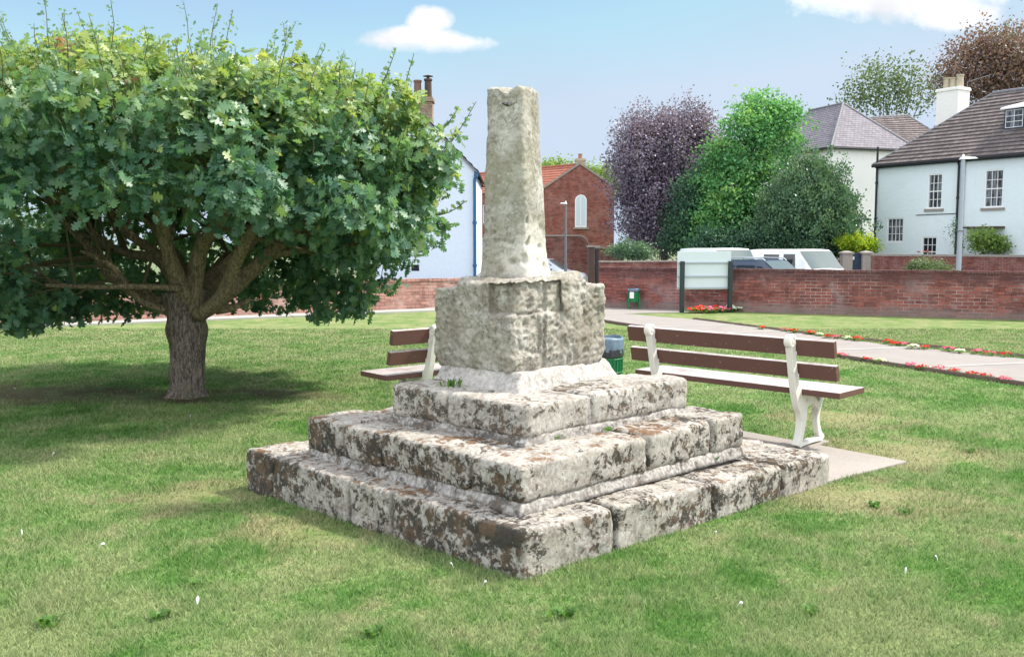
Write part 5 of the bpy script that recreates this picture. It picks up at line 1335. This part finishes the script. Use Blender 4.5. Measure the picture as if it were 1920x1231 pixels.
# crown shape: radius as a function of height and azimuth
def crown_r(z, a=None):
    k = 1.0 if a is None or abs(a) > 1.3 else float(np.interp(z, [1.0, 1.5, 2.0, 2.5], [.84, .89, .93, .95]))
    return k * np.interp(z, [.6, .9, 1.2, 1.5, 1.9, 2.3, 2.7, 3.05, 3.3, 3.5], [1.5, 1.8, 2.15, 2.48, 2.76, 2.76, 2.34, 1.7, 1.0, .5])
def zmin_az(a):      # a: azimuth, 0=+X, -90=towards camera
    xs = np.radians([-180, -150, -128, -112, -90, -60, -40, -15, 20, 60, 90, 120, 150, 180])
    return np.interp(a, xs, [.85, .92, 1.0, 1.52, 1.80, 1.75, 1.6, 1.38, 1.15, 1.0, .95, .9, .85, .85])
def make_crown():
    n_cl = 9300; CC = []; NN = []; r = rng
    puffs = []
    while len(puffs) < 260:
        a = r.uniform(-math.pi, math.pi)
        if r.random() < .36:
            rr = math.sqrt(r.random()) * 2.3; z = float(np.interp(rr, [0, 1, 1.6, 2.2], [3.02, 2.98, 2.86, 2.62])) + r.uniform(-.15, .12); n = np.array([math.cos(a) * rr / 2.6 * .6, math.sin(a) * rr / 2.6 * .6, 1.0])
        else:
            z = r.uniform(.9, 3.0)
            if z < zmin_az(a) + .12: continue
            rr = float(crown_r(z, a)) * (1.1 if a < -2.2 else 1.0) * r.uniform(.86, 1.04); n = np.array([math.cos(a), math.sin(a), (z - 1.9) * .5])
        puffs.append((np.array([TX + rr * math.cos(a), TY + rr * math.sin(a), z]), n / np.linalg.norm(n)))
    while len(CC) < 5200:
        c, n = puffs[r.integers(len(puffs))]; d = r.normal(size=3); d /= np.linalg.norm(d); d = d * .7 + n * .5; q = c + d * .30 * r.uniform(.6, 1.1)
        CC.append(tuple(q)); m2_ = n * .5 + d; NN.append(m2_ / np.linalg.norm(m2_))
    while len(CC) < n_cl:
        a = r.uniform(-math.pi, math.pi); u = r.random()
        z = r.uniform(.8, 3.15) if u < .66 else None
        if z is None:       # top surface
            rr = math.sqrt(r.random()) * 2.6; lump = .16 * mn.noise(Vector((rr * math.cos(a) * 1.3, rr * math.sin(a) * 1.3, 3)))
            zt = np.interp(rr, [0, 1, 1.6, 2.2, 2.6], [3.02, 2.98, 2.86, 2.62, 2.34]) + lump
            z = zt - abs(r.normal()) * .16; n = np.array([math.cos(a) * rr / 2.6 * .6, math.sin(a) * rr / 2.6 * .6, 1.0])
        else:
            if z < zmin_az(a) - .15 * r.random(): continue
            R0 = crown_r(z, a) * (1.1 if a < -2.2 else 1.0) * (.96 + .05 * mn.noise(Vector((math.cos(a) * 3, math.sin(a) * 3, z * 2.2))) + .05 * mn.noise(Vector((math.cos(a) * 7, math.sin(a) * 7, z * 5))))
            th = .16 if r.random() < .6 else .5
            rr = R0 - abs(r.normal()) * th
            if rr < .9: continue
            n = np.array([math.cos(a), math.sin(a), (z - 1.9) * .5])
        # gaps
        g_ = mn.noise(Vector((rr * math.cos(a) * 2.1, rr * math.sin(a) * 2.1, z * 2.1 + 7)))
        if g_ < -.16 and r.random() < .85: continue
        CC.append((TX + rr * math.cos(a), TY + rr * math.sin(a), z)); NN.append(n / np.linalg.norm(n))
    # drooping fringe on the right and the back
    for _ in range(330):
        a = r.choice([r.uniform(.1, .7), r.uniform(.7, 2.6), r.uniform(-2.9, -2.35), r.uniform(2.6, 3.1)]); rr = r.uniform(1.3, 1.9); z = r.uniform(.78, 1.15) + .1 * mn.noise(Vector((a * 4, rr * 3, 0)))
        CC.append((TX + rr * math.cos(a), TY + rr * math.sin(a), z)); NN.append(np.array([math.cos(a) * .6, math.sin(a) * .6, -.2]))
    # interior sparse clusters above
    for _ in range(900):
        a = r.uniform(-math.pi, math.pi); rr = math.sqrt(r.random()) * 2.1; z = r.uniform(2.0, 2.85); CC.append((TX + rr * math.cos(a), TY + rr * math.sin(a), z)); NN.append(np.array([0, 0, 1.]))
    CC = np.array(CC); NN = np.array(NN); n_cl = len(CC)
    per = 7; C = np.repeat(CC, per, 0); Nn = np.repeat(NN, per, 0); n = len(C)
    # leaves radiate from the twig tip, tilted outward
    Yd = r.normal(size=(n, 3)); Yd = Yd - Nn * (Yd * Nn).sum(1, keepdims=True) * .55 + Nn * .45; Yd[:, 2] -= .2; Yd /= np.linalg.norm(Yd, axis=1, keepdims=True)
    Zt = Nn * .8 + r.normal(size=(n, 3)) * .8 + np.array([0, 0, .55]); Zd = Zt - Yd * (Zt * Yd).sum(1, keepdims=True); Zd /= np.linalg.norm(Zd, axis=1, keepdims=True); Xd = np.cross(Yd, Zd)
    hgt = C[:, 2]; S = r.uniform(.048, .13, n) * np.interp(hgt, [.8, 2.5, 3.4], [1.0, 1.05, .8])
    C = C + r.normal(size=(n, 3)) * .03
    V, T, k = place(OAK[0], OAK[1], C, Xd, Yd, Zd, S)
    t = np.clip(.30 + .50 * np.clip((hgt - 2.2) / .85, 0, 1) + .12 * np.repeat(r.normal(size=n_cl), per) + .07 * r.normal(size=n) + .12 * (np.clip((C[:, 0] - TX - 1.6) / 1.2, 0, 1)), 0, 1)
    sp = r.random(n) < .02; t[sp] = np.clip(t[sp] + .45, 0, 1)
    dead = (np.repeat(r.random(n_cl), per) < .003).astype(float)
    # upright shoots above the crown and at its right edge
    Vs, Ts, ts = [], [], []; base = len(V); twigs = MB()
    for i in range(420):
        a = r.uniform(-math.pi, math.pi); rr = math.sqrt(r.random()) * 2.55; z0 = float(np.interp(rr, [0, 1, 1.6, 2.2, 2.6], [3.02, 2.98, 2.83, 2.58, 2.3]))
        h = r.uniform(.25, .6) if r.random() < .7 else r.uniform(.55, .9); h *= (1.0 if a < -.9 or rr < 1.4 else .75)
        p0 = Vector((TX + rr * math.cos(a), TY + rr * math.sin(a), z0 - .1)); out_ = Vector((math.cos(a), math.sin(a), 0)) * (rr / 2.6) * r.uniform(.1, .7) + Vector((r.normal() * .15, r.normal() * .15, 0))
        pts = [p0]; 
        for j in range(1, 6): pts.append(p0 + (out_ * (j / 5) ** 1.2 * h + Vector((0, 0, (j / 5) * h))) + Vector((r.normal(), r.normal(), 0)) * .012)
        twigs.tube(pts, [.007, .006, .005, .004, .003, .002], 5)
        m_ = int(h * 62); 
        for q in range(m_):
            f = r.random() ** .8; j = min(4, int(f * 5)); P = pts[j].lerp(pts[j + 1], f * 5 - j) + Vector((r.normal(), r.normal(), .5 * r.normal())) * (.045 * (1 - f * .6))
            Vs.append(P); ts.append((r.uniform(.022, .055) * (1.35 - f * .6), np.clip(.52 + .14 * r.normal(), 0, 1)))
    for (px, py), (qx, qy) in (((800, 320), (893, 190)), ((775, 330), (862, 240)), ((800, 400), (872, 378)), ((810, 250), (860, 200)), ((700, 180), (742, 92)), ((740, 200), (776, 100))):
        A_, B_ = at(px, py, TY), at(qx, qy, TY - .1); pts = [A_.lerp(B_, j / 5) + Vector((0, 0, -.06 * math.sin(j / 5 * 3.1))) for j in range(6)]; twigs.tube(pts, [.008, .007, .006, .005, .004, .003], 5)
        for q in range(45):
            f = r.random(); j = min(4, int(f * 5)); Vs.append(pts[j].lerp(pts[j + 1], f * 5 - j)); ts.append((r.uniform(.025, .065), np.clip(.6 + .15 * r.normal(), 0, 1)))
    C2 = np.array([tuple(v) for v in Vs]); S2 = np.array([a for a, b in ts]); n2 = len(C2)
    X_, Y_, Z_ = rand_rot(n2, .0, None, r); Y_[:, 2] = np.abs(Y_[:, 2]) * .6; Y_ /= np.linalg.norm(Y_, axis=1, keepdims=True); Z_ = Z_ - Y_ * (Z_ * Y_).sum(1, keepdims=True); Z_ /= np.linalg.norm(Z_, axis=1, keepdims=True); X_ = np.cross(Y_, Z_)
    V2, T2, _ = place(OAK[0], OAK[1], C2, X_, Y_, Z_, S2)
    V = np.concatenate([V, V2]); T = np.concatenate([T, T2 + base])
    t = np.concatenate([t, [b for a, b in ts]]); dead = np.concatenate([dead, np.zeros(n2)])
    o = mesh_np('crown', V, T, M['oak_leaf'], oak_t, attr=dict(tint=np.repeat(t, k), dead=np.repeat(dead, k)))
    # fine branches from limb ends into the crown
    for P, Rr in ends[:15]:
        for _ in range(9):
            i = random.randrange(len(P) // 2, len(P)); p = P[i]; tgt = Vector(CC[r.integers(len(CC))])
            best = min((Vector(CC[r.integers(len(CC))]) for _ in range(14)), key=lambda q: (q - p).length + (0 if q.z > p.z - .3 else .8))
            mid_ = p.lerp(best, .5) + Vector((random.uniform(-.1, .1), random.uniform(-.1, .1), random.uniform(-.05, .15)))
            q = spline([(*p, Rr[i] * .55), (*mid_, Rr[i] * .3), (*best, .004)], 5); twigs.tube([a[:3] for a in q], [max(.003, a[3]) for a in q], 6)
    twigs.build('twigs', M['twig'], oak_t)
    print('oak leaves', len(t))
make_crown()

# ---------- background trees
def blob_foliage(blobs, n, size, seed, clump=.35, per=28, up=.25, template=SIMPLE, upright=0, tint=(.5, .2), flat=1.0):
    """blobs: (cx,cy,cz,rx,ry,rz) in world. clumps of leaves spread through an outer shell"""
    r = np.random.default_rng(seed); B = np.array(blobs, float); area = (B[:, 3] * B[:, 5] + B[:, 4] * B[:, 5]); pr = area / area.sum()
    nc = max(10, n // per); w_ = r.choice(len(B), nc, p=pr); d = r.normal(size=(nc, 3)); d[:, 1] *= .9; d /= np.linalg.norm(d, axis=1, keepdims=True)
    rad = 1 - np.abs(r.normal(size=nc)) * .16; rad = np.where(r.random(nc) < .2, rad * r.uniform(.5, 1, nc), rad); rad *= 1 + .12 * r.normal(size=nc); rad = np.where(r.random(nc) < .09, rad * r.uniform(1.08, 1.3, nc), rad); rad *= 1 + .42 * np.array([mn.noise(Vector((q[0] * 2.6 + seed, q[1] * 2.6, q[2] * 2.6))) for q in d])
    CC = B[w_, :3] + d * B[w_, 3:] * rad[:, None]
    CC = np.repeat(CC, per, 0); dd = np.repeat(d, per, 0); n = len(CC); C = CC + r.normal(size=(n, 3)) * clump * np.array([1, 1, flat]) * .5
    X_, Y_, Z_ = rand_rot(n, up, dd, r)
    if upright:
        Y_ = Y_ * (1 - upright) + np.array([0, 0, 1]) * upright + dd * .25; Y_ /= np.linalg.norm(Y_, axis=1, keepdims=True); Z_ = Z_ - Y_ * (Z_ * Y_).sum(1, keepdims=True); Z_ /= np.linalg.norm(Z_, axis=1, keepdims=True); X_ = np.cross(Y_, Z_)
    S = r.uniform(.7, 1.3, n) * size
    V, T, k = place(template[0], template[1], C, X_, Y_, Z_, S)
    t = np.clip(tint[0] + tint[1] * np.repeat(r.normal(size=nc), per) + .1 * r.normal(size=n) + .12 * dd[:, 2], 0, 1)
    return V, T, np.repeat(t, k)
def tree(name, label, px, pyb, Y, blobs_px, n, size, mat, seed, trunk=.15, group=None, cat='tree', base_z=STREET, fol='crown', stem='trunk', **k):
    """blobs_px: (px, py, rx_px, ry_px, dY)"""
    base = at(px, pyb, Y); base.z = base_z
    root = thing(name, label, cat, base, 0, group); bl = []
    for a, b, rx, ry, dy in blobs_px:
        P = at(a, b, Y + dy); s = (Y + dy) / F_PX; bl.append((P.x, P.y, P.z, rx * s, rx * s * .9, ry * s))
    V, T, t = blob_foliage(bl, n, size, seed, **k)
    mesh_np(fol, V, T, mat, root, attr=dict(tint=t))
    mb = MB(); r = random.Random(seed); top = max(b[2] for b in bl)
    zt = base_z + (top - base_z) * .6
    mb.tube([base, base + Vector((.03, 0, (zt - base_z) * .5)), Vector((base.x, base.y, zt))], [trunk, trunk * .8, trunk * .5], 9)
    for b in bl:
        for _ in range(3):
            q = Vector((b[0] + r.uniform(-.6, .6) * b[3], b[1] + r.uniform(-.5, .5) * b[4], b[2] + r.uniform(-.2, .7) * b[5])); s0 = Vector((base.x, base.y, base_z + (zt - base_z) * r.uniform(.3, .9)))
            m_ = s0.lerp(q, .5) + Vector((0, 0, .1)); mb.tube([s0, m_, q], [trunk * .4, trunk * .25, trunk * .08], 6)
    mb.build(stem, M['bark_far'], root)
    return root
tree('plum_tree', 'purple leaved plum tree with a rounded crown beyond the far wall', 1245, 480, 50, [(1225, 320, 72, 90, 0), (1290, 245, 44, 48, .5), (1225, 245, 44, 38, .2), (1190, 290, 40, 60, -.2), (1250, 400, 72, 75, 0), (1320, 290, 36, 60, .3), (1200, 400, 48, 70, 0), (1260, 290, 50, 55, -.3)], 54000, .14, M['plum_leaf'], 3, .22, clump=.5)
tree('ash_tree', 'tall bright green feathery tree beside the purple plum', 1395, 480, 47, [(1425, 205, 42, 32, 0), (1465, 225, 34, 34, 0), (1400, 245, 50, 36, -.3), (1455, 275, 44, 30, .2), (1350, 285, 34, 24, -.4), (1395, 310, 56, 38, -.3), (1360, 350, 46, 34, -.6), (1440, 345, 46, 44, 0), (1345, 405, 40, 34, -.6), (1400, 400, 50, 44, -.3), (1345, 445, 44, 26, -.5), (1405, 448, 55, 30, 0)], 30000, .17, M['robinia_leaf'], 4, .18, clump=.62, per=34, upright=.0, tint=(.5, .27), flat=.55)
tree('cypress_bush', 'blue green conifer bush between the plum and the bright green tree', 1300, 482, 48, [(1305, 400, 45, 75, 0), (1290, 440, 45, 42, 0), (1330, 380, 28, 62, .2)], 24000, .13, M['conifer_leaf'], 5, .1, clump=.38, upright=.4)
tree('laurel_bush', 'big dense rounded dark green laurel in front of the hipped house', 1515, 478, 44.5, [(1518, 370, 62, 74, 0), (1520, 420, 80, 60, 0), (1480, 420, 60, 70, -.1), (1560, 410, 42, 60, 0)], 52000, .125, M['laurel_leaf'], 6, .15, clump=.28, per=24, upright=.5, tint=(.5, .17), cat='bush')
tree('evergreen_hedge', 'dark green hedge filling behind the parked vans', 1400, 482, 45.3, [(1345, 460, 50, 28, 0), (1420, 460, 60, 28, 0), (1500, 462, 60, 26, 0), (1560, 462, 42, 22, 0)], 22000, .135, M['conifer_leaf'], 7, .08, clump=.3, cat='hedge')
tree('golden_bush', 'small golden yellow bush left of the garden gate', 1615, 478, 43, [(1610, 455, 26, 14, 0), (1628, 462, 18, 10, 0), (1592, 455, 20, 14, .1)], 4600, .10, M['gold_leaf'], 8, .04, clump=.2, cat='bush')
tree('low_shrub', 'low green shrub at the foot of the brick house gable', 1180, 485, 42, [(1175, 470, 32, 13, 0), (1200, 474, 22, 12, 0)], 5000, .08, M['laurel_leaf'], 9, .05, clump=.22, cat='bush')
tree('sparse_tree', 'airy pale green tree rising behind the slate roof', 1660, 300, 76, [(1650, 170, 60, 38, 0), (1700, 180, 48, 34, 0), (1655, 130, 24, 26, 0), (1610, 185, 34, 20, 0), (1705, 140, 25, 24, 0)], 3200, .25, M['olive_leaf'], 10, .16, clump=1.15, per=14, tint=(.6, .25))
tree('copper_beech', 'broad copper brown beech behind the cottage chimney', 1870, 300, 79, [(1850, 130, 80, 55, 0), (1910, 120, 85, 62, 0), (1790, 150, 40, 35, 0), (1980, 140, 90, 70, 0), (1850, 95, 50, 30, 0)], 22000, .26, M['beech_leaf'], 11, .3, clump=1.2, tint=(.5, .25))
tree('pale_tree', 'light green tree top behind the orange roof, left of the chimney', 1040, 400, 85, [(1040, 322, 26, 18, 0), (1020, 325, 20, 18, 0), (1056, 318, 20, 12, 0)], 2600, .22, M['pale_leaf'], 12, .15, clump=.7, per=16)
tree('pale_tree', 'light green tree top right of the brick house chimney', 1125, 400, 80, [(1120, 335, 26, 22, 0), (1140, 340, 22, 26, 0), (1106, 325, 14, 12, 0)], 3600, .2, M['pale_leaf'], 13, .15, clump=.7, per=16)
tree('climbing_rose', 'light green climber round the cottage door', 1852, 470, 40.6, [(1850, 455, 30, 17, 0), (1838, 445, 22, 12, 0), (1872, 462, 18, 12, 0)], 3000, .11, M['pale_leaf'], 14, .04, clump=.28, cat='climber', tint=(.3, .25))
tree('wall_creeper', 'thin creeper beside the cottage downpipes', 1790, 470, 41.9, [(1790, 430, 8, 16, 0), (1796, 455, 8, 18, 0)], 420, .075, M['laurel_leaf'], 15, .03, clump=.22, cat='climber', per=8)
tree('wall_shrub', 'straggly grey green shrub spilling over the top of the far wall', 1738, 515, 21.4, [(1738, 499, 30, 9, 0), (1718, 504, 18, 7, 0), (1765, 505, 18, 6, 0)], 2600, .05, M['olive_leaf'], 16, .03, clump=.14, cat='bush', per=14)
# dark thicket behind the oak so the far side reads as garden
tree('garden_tree', 'dark green tree behind the pale wall at the far left', 60, 520, 34, [(60, 470, 80, 60, 0), (170, 480, 60, 45, 0), (-60, 440, 110, 90, 0)], 9000, .14, M['laurel_leaf'], 17, .2, clump=.6)

# ================================================================ FLOWERS along the path
def flower_proto(mats, seed, s=1.0, zs=0):
    r = random.Random(seed); V = []; T = []; tt = []
    for i in range(46):
        a = r.uniform(0, 6.28); d = r.uniform(0, .11) * s; c = Vector((math.cos(a) * d, math.sin(a) * d, r.uniform(.01, .06) * s)); l = .05 * s; e = Vector((math.cos(a), math.sin(a), r.uniform(-.1, .7))) * l; q = Vector((-math.sin(a), math.cos(a), 0)) * l * .4
        k = len(V); V += [c, c + e * .5 + q, c + e, c + e * .5 - q]; T += [(k, k + 1, k + 2), (k, k + 2, k + 3)]; tt += [r.random()] * 4
    fV, fT, ft = V, T, tt; V = []; T = []; tt = []
    for i in range(26):
        a = r.uniform(0, 6.28); d = math.sqrt(r.random()) * .10 * s; c = Vector((math.cos(a) * d, math.sin(a) * d, (.065 + r.uniform(0, .035) - d * .2) * s)); n = Vector((math.cos(a) * .5, math.sin(a) * .5 - .2, 1)).normalized(); u = n.cross(Vector((0, 1, 0))).normalized(); v = n.cross(u); R0 = .021 * s * r.uniform(.7, 1.2); k = len(V); V.append(c - n * .004)
        for j in range(10):
            b = 2 * math.pi * j / 10; rr = R0 * (1 if j % 2 else .72); V.append(c + (u * math.cos(b) + v * math.sin(b)) * rr + n * .006)
        for j in range(10): T.append((k, k + 1 + j, k + 1 + (j + 1) % 10))
        tt += [r.random()] * 11
    return (fV, fT, ft), (V, T, tt)
def flower(label, loc, mat, seed, s, rz, group):
    root = thing('bedding_flower', label, 'flower', loc, rz, group)
    (fV, fT, ft), (V, T, tt) = flower_proto(None, seed, s)
    mesh_np('leaves', [tuple(v) for v in fV], fT, M['weed'], root, off=(0, 0, 0), attr=dict(tint=ft))
    mesh_np('blossoms', [tuple(v) for v in V], T, mat, root, off=(0, 0, 0), attr=dict(tint=tt)); return root
CN = {'r': ('red', 'bloom_red'), 'p': ('pink', 'bloom_pink'), 'w': ('white', 'bloom_white')}
ordn = ['first', 'second', 'third', 'fourth', 'fifth', 'sixth', 'seventh', 'eighth', 'ninth', 'tenth', 'eleventh', 'twelfth', 'thirteenth', 'fourteenth', 'fifteenth']
def flower_row(items, where, group, s):
    cnt = {}
    for i, (px, py, c) in enumerate(items):
        cnt[c] = cnt.get(c, 0) + 1; tot = sum(1 for q in items if q[2] == c); nm = CN[c][0]
        o = ordn[cnt[c] - 1]
        lab = f'{nm} flower on {where}, {o} {nm} one from the left' if tot > 1 else f'only {nm} flower on {where}'
        P = gp(px, py); flower(lab, (P.x, P.y, 0), M[CN[c][1]], i * 3 + int(px), s * random.uniform(.85, 1.15), random.uniform(0, 6), group)
flower_row([(1566, 669, 'r'), (1579, 671, 'p'), (1625, 678, 'r'), (1650, 682, 'w'), (1708, 690, 'p'), (1730, 694, 'r'), (1760, 696, 'p'), (1788, 700, 'r'), (1822, 707, 'r'), (1848, 710, 'r'), (1884, 717, 'p')], 'the near path edge', 'bedding flowers along the near edge of the path', .72)
flower_row([(1428, 618, 'r'), (1472, 622, 'p'), (1488, 625, 'r'), (1518, 628, 'r'), (1536, 631, 'w'), (1553, 635, 'r'), (1568, 636, 'p'), (1588, 638, 'w'), (1608, 640, 'r'), (1664, 646, 'r'), (1678, 649, 'r'), (1692, 650, 'p'), (1712, 655, 'w'), (1732, 656, 'r'), (1778, 660, 'p'), (1798, 663, 'w'), (1832, 665, 'p'), (1856, 668, 'p'), (1886, 670, 'r')], 'the far path edge', 'bedding flowers along the far edge of the path', .78)
flower_row([(1300, 587, 'r'), (1313, 586, 'r'), (1326, 587, 'p'), (1338, 585, 'r'), (1350, 586, 'p'), (1359, 585, 'p'), (1370, 584, 'w'), (1377, 584, 'w')], 'the bed below the notice board', 'bedding flowers under the notice board', 1.7)
# window box geraniums on the cottage sill
zz = zat(1745, 470)
for px_, lab in ((1722, 'small red geranium head left of the low cottage window'), (1737, 'larger red geranium head before the low cottage window')):
    P = at(px_, 470, 42.2); flower(lab, (P.x, P.y, P.z - .1), M['bloom_red'], px_, 1.3 if px_ == 1737 else .8, 0, None)

# ================================================================ small things on the lawn
def feather(label, px, py, s, a, group='white feathers lying on the grass'):
    s = s * .5
    P = gp(px, py); V = []; T = []; n = 7
    for i in range(n):
        t = i / (n - 1); w_ = .28 * math.sin(math.pi * (t * .85 + .08)) * s; z = .03 + .012 * math.sin(t * 3) + .02 * t
        V += [(t * s, -w_, z - .004), (t * s, 0, z + .004), (t * s, w_, z - .002)]
    for i in range(n - 1):
        k = i * 3; T += [(k, k + 3, k + 4, k + 1), (k + 1, k + 4, k + 5, k + 2)]
    c, s_ = math.cos(a), math.sin(a); V = [(P.x + x * c - y * s_, P.y + x * s_ + y * c, z) for x, y, z in V]
    o = mesh_np('feather', V, T, M['feather'], off=(P.x, P.y, 0)); tag(o, label, 'feather', group)
for i, (px, py, s, lab) in enumerate([(186, 1037, .06, 'largest white feather on the grass at the lower left'), (370, 1144, .05, 'white feather lying in weeds near the bottom left'), (850, 1075, .03, 'tiny white feather just below the front left step edge'),
        (357, 788, .045, 'white feather on shaded grass right of the oak trunk'), (98, 862, .035, 'white feather in the dark grass at the far left'), (42, 1012, .03, 'pale feather near the left border halfway down the lawn'),
        (1345, 1013, .04, 'white feather on the grass right of the front steps'), (1382, 1149, .05, 'pale curled feather near the bottom right of the lawn'), (1697, 1086, .035, 'white feather on the right lawn near the lower corner'),
        (1758, 1062, .03, 'small white feather at the right side of the lawn'), (30, 735, .06, 'white scrap of feather on the worn earth left of the oak'), (905, 1110, .035, 'small feather beneath the front corner of the steps'),
        (1327, 733, .04, 'white feather on the grass under the right bench seat')]):
    feather(lab, px, py, s, i * 1.7)
def weed(label, px, py, s, seed):
    P = gp(px, py); tuft('broadleaf_weed', label, P, 26, .05 * s, .04 * s, M['weed'], 'weed', None, seed, .009)
for i, (px, py, s, lab) in enumerate([(90, 1172, 1.1, 'weed rosette nearest the bottom left corner of the lawn'), (370, 1098, .8, 'weed rosette above the white feather at the lower left'), (300, 1160, .9, 'weed rosette left of the white feather at the lower left'),
        (1055, 1158, 1.3, 'largest weed rosette, below the front corner of the steps'), (1700, 965, 1.0, 'weed rosette on the grass in front of the concrete slab tip'), (1640, 950, .9, 'weed rosette between the right step end and the slab tip'),
        (1820, 848, .9, 'weed rosette right of the concrete slab, highest on the right lawn'), (700, 1190, .8, 'small weed rosette at the bottom edge left of the steps'), (1520, 1150, .8, 'small weed rosette at the lower right of the lawn')]):
    weed(lab, px, py, s, 40 + i)
print('objects', len(bpy.data.objects))
